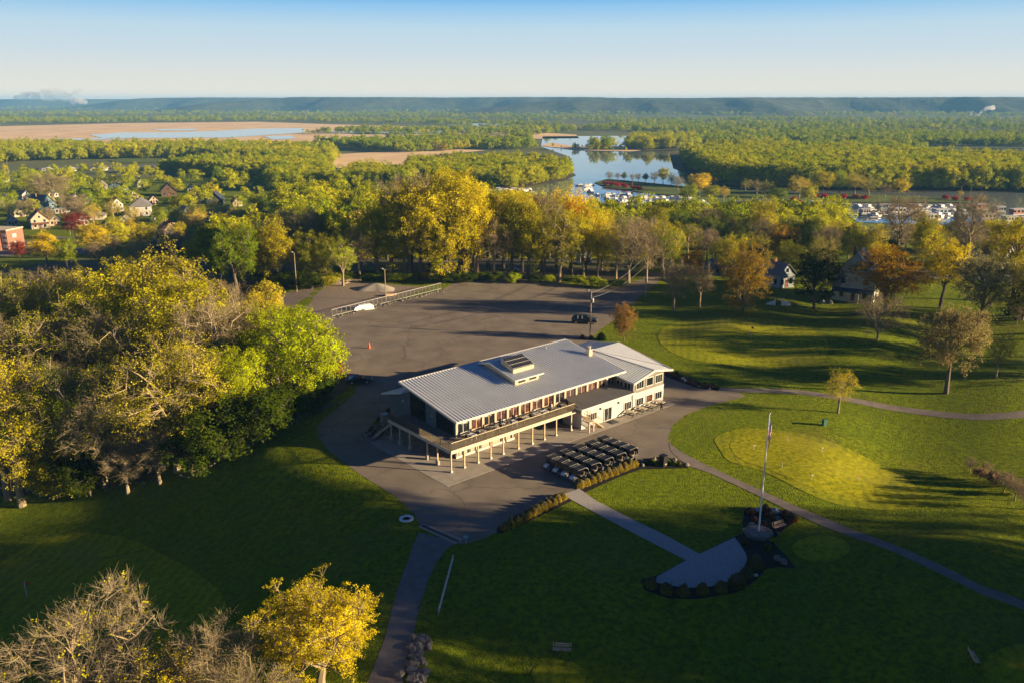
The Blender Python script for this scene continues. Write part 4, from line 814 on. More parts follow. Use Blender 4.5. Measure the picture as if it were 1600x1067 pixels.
# deck
D_ = MB(); D_.box(0, 20.3, 0, 2.95, 2.62, 2.8); D_.box(0, 2.85, 2.95, 13.4, 2.62, 2.8); part(D_, 'deck_floor', 'deck')
gv = MB()
for k in range(22): gv.box(.02 + k * .132, .03 + k * .132, .05, 13.3, 2.8, 2.806)
part(gv, 'board_gap', 'black')
part(MB().box(-.06, 20.36, -.08, 0, 2.42, 2.84).box(-.08, 0, 0, 13.45, 2.42, 2.84).box(20.3, 20.38, 0, 2.9, 2.42, 2.84), 'deck_fascia', 'fascia')
part(MB().box(.1, 20.2, .15, .4, 2.3, 2.6).box(.15, .4, .4, 13.2, 2.3, 2.6), 'deck_beam', 'post')
PU = [.1, 2.05, 4.15, 6.1, 8.1, 10.6, 12.95, 15.05, 17.15, 19.9]
for i, u in enumerate(PU):
    part(MB().box(u - .07, u + .07, .12, .26, .25, 2.42), 'deck_post', 'post'); part(MB().box(u - .14, u + .14, .05, .33, 0, .25), 'footing', 'whitebrick')
for v in (3.0, 5.1, 8.9, 11.1, 13.1):
    part(MB().box(.1, .24, v - .07, v + .07, .5, 2.42), 'deck_post', 'post'); part(MB().box(-.02, .36, v - .2, v + .2, 0, .6), 'footing', 'concrete')
def rail(a, b, name='railing'):
    a, b = Vector(a), Vector(b); Lh = (b - a).length; d = (b - a) / Lh; r = MB(); up = Vector((0, 0, 1))
    r.tube([a + up * .95, b + up * .95], .035, 6); r.tube([a + up * .1, b + up * .1], .02, 4)
    n = int(Lh / .105)
    for i in range(n + 1):
        p = a + d * (Lh * i / n); r.tube([p + up * .1, p + up * .93], .014, 3, False)
    for i in range(int(Lh / 2.05) + 1):
        p = a + d * min(Lh, i * 2.05); r.tube([p, p + up * 1.0], .04, 5)
    for k in range(1, 6): r.tube([a + up * (.1 + k * .14), b + up * (.1 + k * .14)], .009, 3, False)
    return part(r, name, 'rail')
rail((0, 0, 2.8), (20.3, 0, 2.8)); rail((0, 0, 2.8), (0, 13.4, 2.8)); rail((20.3, 0, 2.8), (20.3, 1.2, 2.8))
part(MB().tube([(0, 0, 3.78), (20.3, 0, 3.78)], .035, 5).tube([(0, 0, 3.78), (0, 5.2, 3.78)], .035, 5), 'handrail', 'fascia')
# stairs: at the right end down along the front, and at the back left
def stair(p0, p1, wdir, n, name='stair'):
    p0, p1, wd = Vector(p0), Vector(p1), Vector(wdir); s = MB(); d = (p1 - p0) / n; h = Vector((d.x, d.y, 0))
    for i in range(n):
        a = p0 + d * i; a.z = p0.z + d.z * (i + 1)
        s.slab([a, a + h * 1.1, a + h * 1.1 + wd, a + wd], .06)
    for o_ in (Vector(), wd):
        s.tube([p0 + o_ + Vector((0, 0, -.1)), p1 + o_ + Vector((0, 0, -.05))], .07, 4)
    t = part(s, name, 'post'); r = MB(); up = Vector((0, 0, .95))
    for o_ in (Vector(), wd):
        r.tube([p0 + o_ + up, p1 + o_ + up], .03, 5)
        for i in range(n + 1): q = p0 + o_ + (p1 - p0) * i / n; r.tube([q, q + up], .014, 3, False)
    part(r, 'stair_rail', 'rail', t)
stair((20.5, .3, 2.8), (21.6, -1.25, 1.5), (.8, .5, 0), 7); part(MB().box(21.0, 22.0, -2.05, -1.05, 1.42, 1.5).box(21.05, 21.2, -2.0, -1.85, 0, 1.42).box(21.85, 22.0, -2.0, -1.85, 0, 1.42), 'stair_landing', 'post')
stair((22.0, -1.95, 1.5), (23.9, -1.95, .1), (0, .85, 0), 7)
stair((1.5, 13.4, 2.8), (-1.0, 15.6, .1), (-.75, -.75, 0), 12)
part(MB().box(1.5, 2.4, 17.0, 17.9, 0, 1.9).box(1.55, 1.6, 17.05, 17.85, 1.2, 1.9), 'air_unit', 'steel')
sl_ = MB().slab([L(-2.5, -2.5, .03), L(38.6, -2.55, .03), L(38.6, 1, .03), L(-2.5, 1, .03)], .02); sl_.slab([L(-2.5, .99, .03), L(3.2, .99, .03), L(3.2, 14.6, .03), L(-2.5, 14.6, .03)], .02); sl_.slab([L(3.2, .99, .03), L(20.5, .99, .03), L(20.5, 6, .03), L(3.2, 6, .03)], .02)
setting(sl_.build('concrete_apron', M['concrete']))
part(MB().box(25.6, 27.0, -1.95, -.8, .035, .055), 'door_mat', 'black').parent = None
mt = COL.objects[-1]; mt.matrix_world = UV; tag(mt, 'dark mat lying before the glazed double door', 'mat')
# ------------------------------------------------------------------ golf carts
def make_cart():
    r = thing('golf_cart', '', 'golf cart', group='golf carts parked in five files before the clubhouse')
    b = MB(); b.prism([(1.12, .28), (1.15, .52), (1.0, .72), (.62, .82), (.50, .42), (-.15, .38), (-.2, .62), (-.75, .66), (-1.08, .62), (-1.12, .32), (-.4, .22), (.6, .22)], -.46, .46); b.build('body', paint((.09, .09, .095), .4), r); MB().prism([(1.13, .5), (1.16, .56), (.98, .76), (.64, .86), (.62, .80), (.96, .70)], -.3, .3).build('cowl', M['cartwhite'], r)
    for s in (-1, 1):
        f = MB(); n = 7; vs = []
        for i in range(n + 1):
            a = pi * i / n; vs += [(.72 + cos(a) * .29, s * .40, .24 + sin(a) * .30), (.72 + cos(a) * .29, s * .545, .23 + sin(a) * .29)]
        f.add(vs, [(2 * i, 2 * i + 1, 2 * i + 3, 2 * i + 2) for i in range(n)]); f.build('fender', M['cartwhite'], r)
    MB().box(-.52, -.02, -.44, .44, .62, .76).prism([(-.5, .74), (-.62, 1.12), (-.54, 1.14), (-.4, .76)], -.44, .44).build('seat', M['seat'], r)
    MB().box(-.86, .52, -.53, .53, 1.56, 1.62).prism([(.52, 1.56), (.60, 1.52), (.60, 1.56), (.52, 1.62)], -.5, .5).build('roof', M['black'], r)
    MB().box(-.84, .50, -.545, -.50, 1.60, 1.635).box(-.84, .50, .50, .545, 1.60, 1.635).build('roof_edge_lit', paint((.2, .2, .2), .5), r)  # paler strips put the sunlit roof edges into the colour
    p = MB()
    for s in (-.48, .48): p.tube([(.60, s, .8), (.46, s, 1.56)], .02, 4); p.tube([(-.62, s, .62), (-.78, s, 1.56)], .02, 4)
    p.build('roof_post', M['black'], r)
    MB().slab([(.605, -.46, .82), (.605, .46, .82), (.475, .46, 1.54), (.475, -.46, 1.54)], .012).build('windshield', M['glass'], r)
    bg_ = MB(); n = 8; vs = []
    for i in range(n + 1):
        a = pi * .5 * i / n; x, z = -.80 - sin(a) * .42, .60 + cos(a) * .92; vs += [(x, -.5, z), (x, .5, z)]
    bg_.add(vs, [(2 * i, 2 * i + 2, 2 * i + 3, 2 * i + 1) for i in range(n)]); bg_.box(-1.1, -.8, -.42, .42, .45, .95); bg_.build('bag_cover', M['black'], r)
    tr = MB()
    for s in (-.5, .5): tr.tube([(-.80 - sin(pi * .5 * i / 6) * .43, s, .60 + cos(pi * .5 * i / 6) * .93) for i in range(7)], .022, 4)
    tr.build('cover_piping', M['cartwhite'], r)
    MB().tube([(.5, .22, .7), (.32, .22, .98)], .015, 4).lathe([(.16, -.012), (.18, 0), (.16, .012)], 10, Matrix.Translation((.31, .22, .99)) @ Matrix.Rotation(-.9, 4, 'Y')).build('steering_wheel', M['black'], r)
    for x in (.72, -.70):
        for s in (-1, 1):
            mx = Matrix.Translation((x, s * .46, .22)) @ Matrix.Rotation(pi / 2, 4, 'X')
            w = MB().lathe([(.12, -.08), (.22, -.07), (.22, .07), (.12, .08)], 12, mx).build('wheel', M['rubber'], r); MB().lathe([(.10, -.085), (.12, -.085), (.12, .085), (.10, .085)], 10, mx).build('rim', M['steel'], w)
    return r
cart = make_cart(); first = True
FW = ['leftmost', 'second', 'middle', 'fourth', 'rightmost']; RW = ['nearest the clubhouse', 'second from the clubhouse', 'third from the clubhouse', 'nearest the hedge']
for i in range(5):
    for j in range(4):
        p = L(9.75 + 2.18 * i + .02 * j, -6.85 - 1.42 * j, .015); lab = f'black-roofed golf cart with pale body, {RW[j]} in the {FW[i]} file'
        c = cart if first else copy_tree(cart); first = False
        c.location = p; c.rotation_euler = (0, 0, BA + pi + R.uniform(-.09, .09)); c['label'] = lab
c = copy_tree(cart, L(4.2, 8.3, .035), BA - .4, 'golf cart parked in shade beneath the left side of the deck'); c.pop('group', None); del c
# ------------------------------------------------------------------ cars
def make_car(name, label, loc, rz, Ln, Wd, Ht, kind_, col):
    r = thing(name, label, 'car' if kind_ != 'pickup' else 'truck', loc, rz); h = Ln / 2; pm = paint(col, .35)
    if kind_ == 'suv': bp = [(-h, .4), (-h, 1.0), (-h + .1, 1.08), (h - 1.25, 1.06), (h - .25, .95), (h, .75), (h, .38)]; cp_ = [(-h + .15, 1.06), (-h + .35, Ht), (h - 2.0, Ht), (h - 1.3, 1.05)]
    elif kind_ == 'pickup': bp = [(-h, .5), (-h, 1.0), (h - 1.3, 1.02), (h - .15, .95), (h, .75), (h, .42)]; cp_ = [(-.5, 1.0), (-.35, Ht), (h - 2.1, Ht), (h - 1.45, 1.0)]
    else: bp = [(-h, .45), (-h + .05, .85), (-h + .6, .92), (h - 1.2, .88), (h - .15, .72), (h, .55), (h, .32), (-h, .3)]; cp_ = [(-h + .5, .9), (-h + 1.2, Ht), (h - 2.0, Ht), (h - 1.2, .87)]
    w = Wd / 2; MB().prism(bp, -w, w).build('body', pm, r)
    a, b, c_, d = cp_; vs = []
    for s in (-1, 1): vs += [(a[0], s * (w - .04), a[1]), (b[0], s * (w - .22), b[1]), (c_[0], s * (w - .22), c_[1]), (d[0], s * (w - .04), d[1])]
    MB().add(vs, [(0, 1, 2, 3), (7, 6, 5, 4), (0, 4, 5, 1), (1, 5, 6, 2), (2, 6, 7, 3), (3, 7, 4, 0)]).build('window', M['glass'], r)
    MB().box(b[0] - .02, c_[0] + .02, -w + .2, w - .2, Ht, Ht + .05).build('roof', pm, r)
    pl = MB()
    for s in (-1, 1):
        for t in (.34, .66):
            x = b[0] * (1 - t) + c_[0] * t; pl.tube([(x, s * (w - .03), a[1]), (x, s * (w - .21), Ht)], .035, 4)
    pl.build('pillar', pm, r)
    for s in (-1, 1):
        MB().box(h - .05, h + .02, s * (w - .4) - .18, s * (w - .4) + .18, .6, .74).build('headlight', M['whitepaint'], r); MB().box(-h - .02, -h + .04, s * (w - .2) - .1, s * (w - .2) + .1, .7, .9).build('tail_light', paint((.4, .02, .02)), r)
        for x in (h - .85, -h + .85):
            mx = Matrix.Translation((x, s * (w - .08), .32)) @ Matrix.Rotation(pi / 2, 4, 'X')
            t = MB().lathe([(.2, -.1), (.33, -.09), (.33, .09), (.2, .1)], 14, mx).build('wheel', M['rubber'], r); MB().lathe([(.03, -.11), (.2, -.11), (.2, .11), (.03, .11)], 12, mx).build('rim', M['steel'], t)
    return r
p = at(913, 505); make_car('sport_utility_vehicle', 'dark blue large SUV alone on the lot beside the utility pole', p, radians(-9), 4.9, 1.75, 1.62, 'suv', (.02, .03, .045))
p = at(561, 598); make_car('sedan', 'black sedan at the mouth of the shaded drive', p, radians(14), 4.0, 1.6, 1.25, 'sedan', (.012, .014, .02))
p = at(528, 580); make_car('pickup_truck', 'red and black pickup half hidden by lime tree at the lot edge', p, radians(100), 4.4, 1.65, 1.55, 'pickup', (.22, .015, .012))
p = at(1443, 428); make_car('street_car', 'pale car parked along the street beyond the shaded lawn', p, radians(175), 4.2, 1.65, 1.3, 'sedan', (.5, .48, .45))
p = at(1584, 424); make_car('driveway_car', 'dark car standing on the driveway at the right edge', p, radians(80), 4.2, 1.65, 1.35, 'suv', (.02, .02, .025))
p = at(577, 544); q = MB().box(-.18, .18, -.18, .18, 0, .05).lathe([(.15, .05), (.12, .4), (.05, .8), (.04, .82)], 12); o = q.build('traffic_cone', M['orange']); o.location = p; o.scale = (1.3, 1.3, 1.3); tag(o, 'orange traffic cone standing alone on the parking lot', 'traffic cone')
MB().lathe([(.128, .36), (.098, .5), (.09, .5), (.1, .36)], 12).build('reflective_band', M['whitepaint'], o)
# ------------------------------------------------------------------ poles
def pole(px, base, top, label, heads=1, cat='street lamp', name='street_lamp', cross=False):
    p = at(px, base); h = height_to(p, top); r = thing(name, label, cat, p, 0)
    MB().tube([(0, 0, 0), (0, 0, h)], [.13, .085], 8).build('pole', M['post'] if cross else M['palebark'], r)
    for k in range(heads):
        a = 2.6 + k * 2.2; a_ = MB().tube([(0, 0, h - .15), (cos(a) * .5, sin(a) * .5, h + .05)], .03, 5).build('lamp_arm', M['steel'], r)
        MB().box(-.28, .28, -.17, .17, -.12, .1, Matrix.Translation((cos(a) * .75, sin(a) * .75, h + .05)) @ Matrix.Rotation(a, 4, 'Z')).build('lamp_head', M['steel'], a_)
    if cross: MB().box(-.9, .9, -.05, .05, h - .5, h - .4).build('crossarm', M['post'], r)
    return p, h
P1, h_1 = pole(603, 470, 421, 'wooden lamp pole with two floodlights beside the lot fence', 2)
pole(464, 457, 395, 'slim grey lamp pole at the back of the gravel yard', 1)
P2, h_2 = pole(922, 527, 455, 'wooden utility pole with floodlight beside the dark SUV', 1, 'utility pole', 'utility_pole')
MB().lathe([(.2, 0), (.22, .1), (.22, .7), (.2, .75)], 10, Matrix.Translation((.3, 0, h_2 - 2.2))).build('transformer', M['steel'], bpy.data.objects['utility_pole'])
P3, h_3 = pole(1009, 467, 406, 'pale utility pole where the drive meets the street', 0, 'utility pole', 'utility_pole')
P4, h_4 = pole(795, 432, 385, 'thin pole standing beside white shed behind the lot', 0, 'utility pole', 'utility_pole')
for k, (x, b, t) in enumerate([(110, 368, 335), (178, 312, 284), (17, 292, 250), (122, 306, 282)]):
    pole(x, b, t, ['white twin-headed street lamp by the town street', 'grey town pole in front of the blue house', 'tall pale town mast near left picture edge', 'short town pole above the trees'][k], 2 if k == 0 else 0)
pole(1226, 322, 302, 'thin lamp standard by park road near the marina', 0); pole(988, 296, 258, 'white flag mast on the tip of the riverside park', 0, 'mast', 'mast'); pole(1514, 318, 293, 'pale mast between the pink trees on the river bank', 0, 'mast', 'mast')
for k, (dz, e) in enumerate(((-.4, at(1016, 425) + Vector((0, 0, 6))), (-1.3, at(1020, 430) + Vector((0, 0, 4.5))))):
    a = P2 + Vector((0, 0, h_2 + dz)); b = e; pts = [a.lerp(b, t / 14) - Vector((0, 0, 1.6 * 4 * (t / 14) * (1 - t / 14))) for t in range(15)]
    tag(MB().tube(pts, .03, 4).build('power_line', M['steel']), ['upper', 'lower'][k] + ' slack wire running from the utility pole over the lot', 'wire', 'wires from the utility pole')
# ------------------------------------------------------------------ fence along the far lot edge
fa, fb = at(519, 495), at(689, 452); r = thing('fence', 'pale pipe and mesh fence along the far left edge of the lot', 'fence', fa); d = fb - fa; n = 26; rl = MB(); ms = MB()
for i in range(n + 1):
    q = d * i / n; MB().tube([q, q + Vector((0, 0, 1.45))], .05, 5).build('fence_post', M['steel'], r)
rl.tube([Vector((0, 0, 1.42)), d + Vector((0, 0, 1.42))], .04, 5).tube([Vector((0, 0, .12)), d + Vector((0, 0, .12))], .035, 5); rl.build('fence_rail', M['whitetrim'], r)
for i in range(int(d.length / .28)): q = d * (i * .28 / d.length); ms.tube([q + Vector((0, 0, .1)), q + Vector((0, 0, 1.4))], .012, 3, False)
for k in range(4): ms.tube([Vector((0, 0, .35 + k * .27)), d + Vector((0, 0, .35 + k * .27))], .012, 3, False)
ms.build('mesh_infill', M['steel'], r)
def rocks(name, label, pts, r0, r1, n, spread, seed):
    q = random.Random(seed); mb = MB()
    for i in range(n):
        t = q.random() * (len(pts) - 1); k = int(t); a = Vector(pts[k]).lerp(Vector(pts[min(k + 1, len(pts) - 1)]), t - k); rr = q.uniform(r0, r1)
        x, y = a.x + q.gauss(0, spread), a.y + q.gauss(0, spread); mb.blob((x, y, h1(x, y) + rr * .25), rr, q.random() * 99, 1, .3, .7)
    o = mb.build(name, M['rock']); tag(o, label, 'rocks'); o['kind'] = 'stuff'; return o
rocks('stone_edging', 'loose stone rubble lining the lot side of the fence', [fa - Vector((1.5, 2.2, 0)), fa + Vector((0, -1.3, 0)), fb + Vector((1.2, -1, 0))], .12, .32, 260, .35, 1)
rocks('stone_rubble', 'grey boulders and rubble in the bed beside the left stairs', [at(572, 680), at(583, 688), at(600, 668), at(588, 664)], .12, .38, 70, .6, 2)
rocks('boulder_row', 'pale boulders edging the cart path at the picture bottom', [at(655, 998), at(650, 1030), at(652, 1065)], .2, .5, 60, .35, 3)
rocks('wood_edge_stones', 'pale stones along the foot of the left wood', [at(60, 775), at(290, 744), at(400, 690), at(470, 652), at(540, 622)], .08, .22, 260, .5, 4)
def pile(px, py, rr, hh, m, label, name='gravel_pile', cat='pile'):
    p = at(px, py); mb = MB(); n = 18; vs = [(0, 0, hh)]; 
    for j in range(1, 6):
        for k in range(n):
            a = 2 * pi * k / n; q = rr * j / 5 * (1 + .18 * sin(a * 3 + px) + .1 * sin(a * 5)); vs.append((cos(a) * q, sin(a) * q * .7, hh * max(0, 1 - (j / 5) ** 1.2) - (.1 if j == 5 else 0)))
    fs = [(0, 1 + k, 1 + (k + 1) % n) for k in range(n)] + [(1 + (j - 1) * n + k, 1 + j * n + k, 1 + j * n + (k + 1) % n, 1 + (j - 1) * n + (k + 1) % n) for j in range(1, 5) for k in range(n)]
    o = mb.add(vs, fs).build(name, M[m], smooth=True); o.location = p; return tag(o, label, cat)
pile(588, 452, 5.0, 1.4, 'concrete', 'pale sand heap in the gravel yard behind the fence'); pile(528, 441, 4.5, 1.5, 'gravel', 'brown earth heap at the back of the gravel yard')
q = random.Random(5); lg = MB(); lp = at(515, 443)
for i in range(42):
    a = q.uniform(-.7, .7); c = Vector((q.uniform(-9, 7), q.uniform(-.8, .8), q.uniform(.1, .9))); dd = Vector((cos(a), sin(a) * .6, q.uniform(-.1, .15))) * q.uniform(.7, 2.2); lg.tube([c - dd, c + dd], q.uniform(.08, .22), 6)
o = lg.build('log_pile', M['palebark']); o.location = lp; tag(o, 'heap of grey logs and branches at the foot of the trees', 'logs'); o['kind'] = 'stuff'
p = at(568, 484); r = thing('storage_tank', 'white plastic tank and sheeting lying behind the fence', 'tank', p, .45); MB().prism([(-2.2, 0), (-1.9, .7), (-1.0, 1.1), (1.2, 1.15), (2.0, .8), (2.2, 0)], -.6, .6).build('shell', M['whitepaint'], r); MB().lathe([(.2, 1.1), (.2, 1.3), (.1, 1.32)], 10).build('lid', M['steel'], r)
p = at(610, 463); r = thing('lumber_stack', 'small stack of boards behind the fence by the lamp pole', 'boards', p, .4)
for k in range(3): MB().box(-1.3, 1.3, -.4 + k * .05, .4 - k * .03, .12 + k * .16, .24 + k * .16).build('board', M['wood'], r)
# ------------------------------------------------------------------ deck and terrace furniture
def chair_mesh():
    m = MB().box(-.19, .19, -.19, .19, .37, .41)
    for x in (-.17, .17):
        for y in (-.17, .17): m.box(x - .015, x + .015, y - .015, y + .015, 0, .37)
    return m.prism([(-.19, .41), (-.25, .8), (-.22, .8), (-.16, .41)], -.19, .19).mesh('deck_chair')
cm = chair_mesh(); cm.materials.append(M['black'])
def table_mesh(w, d):
    m = MB().box(-w / 2, w / 2, -d / 2, d / 2, .62, .66)
    for x in (-w / 2 + .08, w / 2 - .08):
        for y in (-d / 2 + .08, d / 2 - .08): m.box(x - .025, x + .025, y - .025, y + .025, 0, .62)
    return m.mesh('deck_table')
tmw = table_mesh(1.0, .75); tmw.materials.append(M['whitepaint']); tmb = table_mesh(1.0, .75); tmb.materials.append(M['steel'])
TU = [4.1, 5.6, 7.7, 9.4, 10.6, 12.7, 14.6, 16.0, 17.9, 19.3]
for i, u in enumerate(TU):
    wh = i in (0, 4, 7); o = bpy.data.objects.new('deck_table', tmw if wh else tmb); COL.objects.link(o); o.location = L(u, 1.25, 2.806); o.rotation_euler = (0, 0, BA + R.uniform(-.2, .2))
    tag(o, f"{'white' if wh else 'grey'} deck table by the railing, {ordn(i)} from the deck's front left corner", 'table', 'tables along the deck')
    for k, (dx, dy, a) in enumerate(((-.2, -.62, pi / 2), (.2, .62, -pi / 2), (-.74, 0, 0), (.74, 0, pi))):
        if (i + k) % 5 == 4: continue
        c = bpy.data.objects.new('deck_chair', cm); COL.objects.link(c); c.location = L(u + dx * .9, 1.25 + dy, 2.806); c.rotation_euler = (0, 0, BA + a + R.uniform(-.3, .3))
        tag(c, f"black chair on the {['railing', 'window', 'left', 'right'][k]} side of the {ordn(i)} deck table from the left", 'chair', 'chairs along the deck')
def picnic():
    r = thing('picnic_table', '', 'picnic table', group='picnic tables before the white wing')
    for k in range(4): MB().box(-.85, .85, -.34 + k * .175, -.18 + k * .175, .66, .70).build('top_board', M['fascia'], r)
    for s in (-1, 1):
        MB().box(-.85, .85, s * .66 - .13, s * .66 + .13, .38, .42).build('bench_seat', M['black'], r)
        MB().tube([(s * .6, -.66, 0), (s * .6, -.22, .66)], .035, 4).tube([(s * .6, .66, 0), (s * .6, .22, .66)], .035, 4).tube([(s * .6, -.72, .36), (s * .6, .72, .36)], .03, 4).build('leg', M['black'], r)
    return r
pt = picnic()
for i, u in enumerate((29.9, 32.05, 34.05, 36.0)):
    o = pt if i == 0 else copy_tree(pt); o.location = L(u, -1.45, .03); o.rotation_euler = (0, 0, BA + pi / 2 + .12); o['label'] = f'picnic table with pale top and dark benches, {ordn(i)} from the glazed door'
# benches and lawn things
def bench(px, py, rz, label):
    p = at(px, py); r = thing('bench', label, 'bench', p, rz)
    for k in range(3): MB().box(-.75, .75, -.2 + k * .14, -.08 + k * .14, .38, .42).build('seat_slat', M['wood'], r)
    for k in range(2): MB().box(-.75, .75, .22 + k * .03, .25 + k * .03, .5 + k * .17, .63 + k * .17).build('back_slat', M['wood'], r)
    for s in (-.6, .6): MB().box(s - .03, s + .03, -.2, -.14, 0, .38).box(s - .03, s + .03, .18, .24, 0, .8).box(s - .03, s + .03, -.2, .2, .33, .38).build('leg', M['black'], r)
bench(1217, 826, radians(28), 'wooden bench on the mulch bed beside the flagpole'); bench(878, 1020, radians(-6), 'wooden bench alone on dark lawn at the bottom centre'); bench(1521, 1032, radians(80), 'wooden bench near the bottom right corner')
p = at(1288, 664); r = thing('utility_box', 'green ground cabinet on lit grass above the putting green', 'cabinet', p, .3); MB().box(-.27, .27, -.22, .22, 0, .8).build('case', M['greenbox'], r); MB().box(-.30, .30, -.25, .25, .8, .88).build('lid', M['greenbox'], r)
p = at(728, 850); r = thing('ball_washer', 'pale blue post stand beside the trench drain', 'ball washer', p, .2); MB().tube([(0, 0, 0), (0, 0, .8)], .04, 6).build('post', M['steel'], r); MB().box(-.25, .25, -.1, .1, .75, 1.0).build('head', paint((.25, .35, .4)), r)
p = at(635, 810); o = MB().lathe([(.42, 0), (.42, .09), (.75, .09), (.75, 0)], 28).build('stone_ring', M['whitepaint']); o.location = p; tag(o, 'flat white ring lying on grass beside the apron', 'ring'); o.scale = (1, 1, 1)
p = at(1036, 727); r = thing('waste_bin', 'black square bin standing in the bed beyond the carts', 'bin', p, BA); MB().box(-.35, .35, -.35, .35, 0, 1.25).build('case', M['black'], r); MB().box(-.4, .4, -.4, .4, 1.25, 1.38).build('lid', M['black'], r); MB().box(-.12, .12, -.4, -.36, .25, .4).build('label_plate', M['wood'], r)
a, b = at(708, 874), at(685, 960); r = thing('low_fence', 'thin pale board fence along dark grass beside cart path', 'fence', a); d = b - a; rl = MB()
for k in range(3): rl.tube([Vector((0, 0, .12 + k * .2)), Vector((d.x, d.y, h1(b.x, b.y) - a.z + .12 + k * .2))], .045, 4)
rl.build('fence_rail', M['steel'], r)
for i in range(10):
    q = Vector((d.x, d.y, 0)) * i / 9; MB().tube([q + Vector((0, 0, h1(a.x + q.x, a.y + q.y) - a.z - .05)), q + Vector((0, 0, h1(a.x + q.x, a.y + q.y) - a.z + .62))], .05, 4).build('fence_post', M['steel'], r)
# trench drain
a, b = at(660, 821), at(716, 846); d = (b - a); nn = Vector((-d.y, d.x, 0)).normalized() * .16; o = MB().slab([a - nn + Vector((0, 0, .075)), b - nn + Vector((0, 0, .075)), b + nn + Vector((0, 0, .075)), a + nn + Vector((0, 0, .075))], .02).build('drain_grate', M['black']); tag(o, 'long black grate set in the pale strip across the path', 'grate')
# golf flags
for i, (x, b, t, lab) in enumerate([(1178, 703, 694, 'far left of'), (1231, 690, 681, 'top of'), (1284, 707, 696, 'right centre of'), (1222, 731, 721, 'middle of'), (1268, 750, 740, 'lower middle of'), (1341, 751, 741, 'lower right of')]):
    p = at(x, b); r = thing('golf_pin', f'short putting pin at the {lab} the big putting green', 'golf pin', p, 0, 'pins on the big putting green'); MB().tube([(0, 0, 0), (0, 0, .75)], .025, 5).build('stick', M['whitepaint'], r); MB().slab([(0, 0, .74), (.2, 0, .70), (.2, .01, .58), (0, .01, .60)], .02).build('pennant', M['orange'] if i % 2 else M['whitepaint'], r)
p = at(1173, 526); r = thing('golf_pin', 'tall flagstick with red pennant on upper green', 'golf pin', p); MB().tube([(0, 0, 0), (0, 0, 1.9)], .03, 5).build('stick', M['whitepaint'], r); MB().slab([(0, 0, 1.9), (.5, .05, 1.75), (.5, .06, 1.45), (0, .01, 1.5)], .02).build('pennant', paint((.55, .06, .03)), r)
p = at(42, 932); r = thing('golf_pin', 'flagstick with red pennant on the shaded lower-left green', 'golf pin', p); MB().tube([(0, 0, 0), (0, 0, 1.9)], .03, 5).build('stick', M['whitepaint'], r); MB().slab([(0, 0, 1.9), (.5, .05, 1.75), (.5, .06, 1.45), (0, .01, 1.5)], .02).build('pennant', paint((.55, .06, .03)), r)
# ------------------------------------------------------------------ flagpole and flag
p = at(1185, 835); FP = thing('flagpole', 'tall white flagpole rising from the round stone planter', 'flagpole', p); fh = height_to(p, 647)
MB().tube([(0, 0, 0), (0, 0, fh)], [.09, .045], 10).build('pole', M['whitepaint'], FP); MB().blob((0, 0, fh + .08), .1, 1, 2, 0).build('finial', M['steel'], FP)
fm = bpy.data.materials.new('flag cloth'); fm.use_nodes = True; n, l = nodes(fm); bb = n['Principled BSDF']; bb.inputs['Roughness'].default_value = .8
uv = n.new('ShaderNodeUVMap'); sx = n.new('ShaderNodeSeparateXYZ'); l.new(uv.outputs[0], sx.inputs[0])
def mth(op, a, b=None):
    x = n.new('ShaderNodeMath'); x.operation = op
    for i, s in ((0, a), (1, b)):
        if s is None: continue
        if isinstance(s, (int, float)): x.inputs[i].default_value = s
        else: l.new(s, x.inputs[i])
    return x.outputs[0]
st = mth('GREATER_THAN', mth('MODULO', mth('MULTIPLY', sx.outputs[1], 6.5), 1.0), .5); stripes = mixc(n, l, mth('SUBTRACT', 1, st), (.75, .73, .70), (.42, .02, .03))
vo = n.new('ShaderNodeTexVoronoi'); vo.inputs['Scale'].default_value = 26; vo.inputs['Randomness'].default_value = 0; l.new(uv.outputs[0], vo.inputs['Vector'])
star = mixc(n, l, mth('LESS_THAN', vo.outputs['Distance'], .28), (.015, .03, .13), (.75, .73, .70))
can = mth('MULTIPLY', mth('LESS_THAN', sx.outputs[0], .4), mth('GREATER_THAN', sx.outputs[1], .46)); l.new(mixc(n, l, can, stripes, star), bb.inputs[0])
NU, NV = 40, 26; vs = []; uvs = []
for j in range(NV + 1):
    for i in range(NU + 1):
        s, t = i / NU, j / NV                    # s along the fly, t from foot to head of the hoist
        drop = 1.9 * s ** .8; x = .06 + .62 * sin(min(1, s * 1.3) * pi / 2) * (1 - .35 * s) * (.6 + .4 * t); y = -.10 * s + .08 * sin(s * 9 + t * 1.2) * min(1, s * 4)
        x += .03 * sin(s * 14); vs.append((x, y, fh - .25 - 1.75 * (1 - t) * (1 - .12 * s) - drop)); uvs.append((s, t))
mb = MB().add(vs, [(j * (NU + 1) + i, j * (NU + 1) + i + 1, (j + 1) * (NU + 1) + i + 1, (j + 1) * (NU + 1) + i) for j in range(NV) for i in range(NU)])
fo = mb.build('flag', fm, None, True); fo.location = p; fo.rotation_euler = (0, 0, .75); ul = fo.data.uv_layers.new(name='UVMap')
for lp_ in fo.data.loops: ul.data[lp_.index].uv = uvs[lp_.vertex_index]
tag(fo, 'striped flag with starred blue corner hanging limp at the pole top', 'flag')
MB_ = MB(); r = thing('stone_planter', 'round stone planter ring at foot of the flagpole', 'planter', p)
q = random.Random(9)
for k in range(26):
    a = 2 * pi * k / 26
    for z in (.12, .33): MB_.blob((cos(a + z) * 1.25, sin(a + z) * 1.25, z), .19, k + z * 10, 1, .2, .7)
MB_.build('stone_wall', M['rock'], r); MB().lathe([(1.2, 0), (1.2, .36), (.2, .45), (.02, .45)], 24).build('soil', M['gravel'], r)
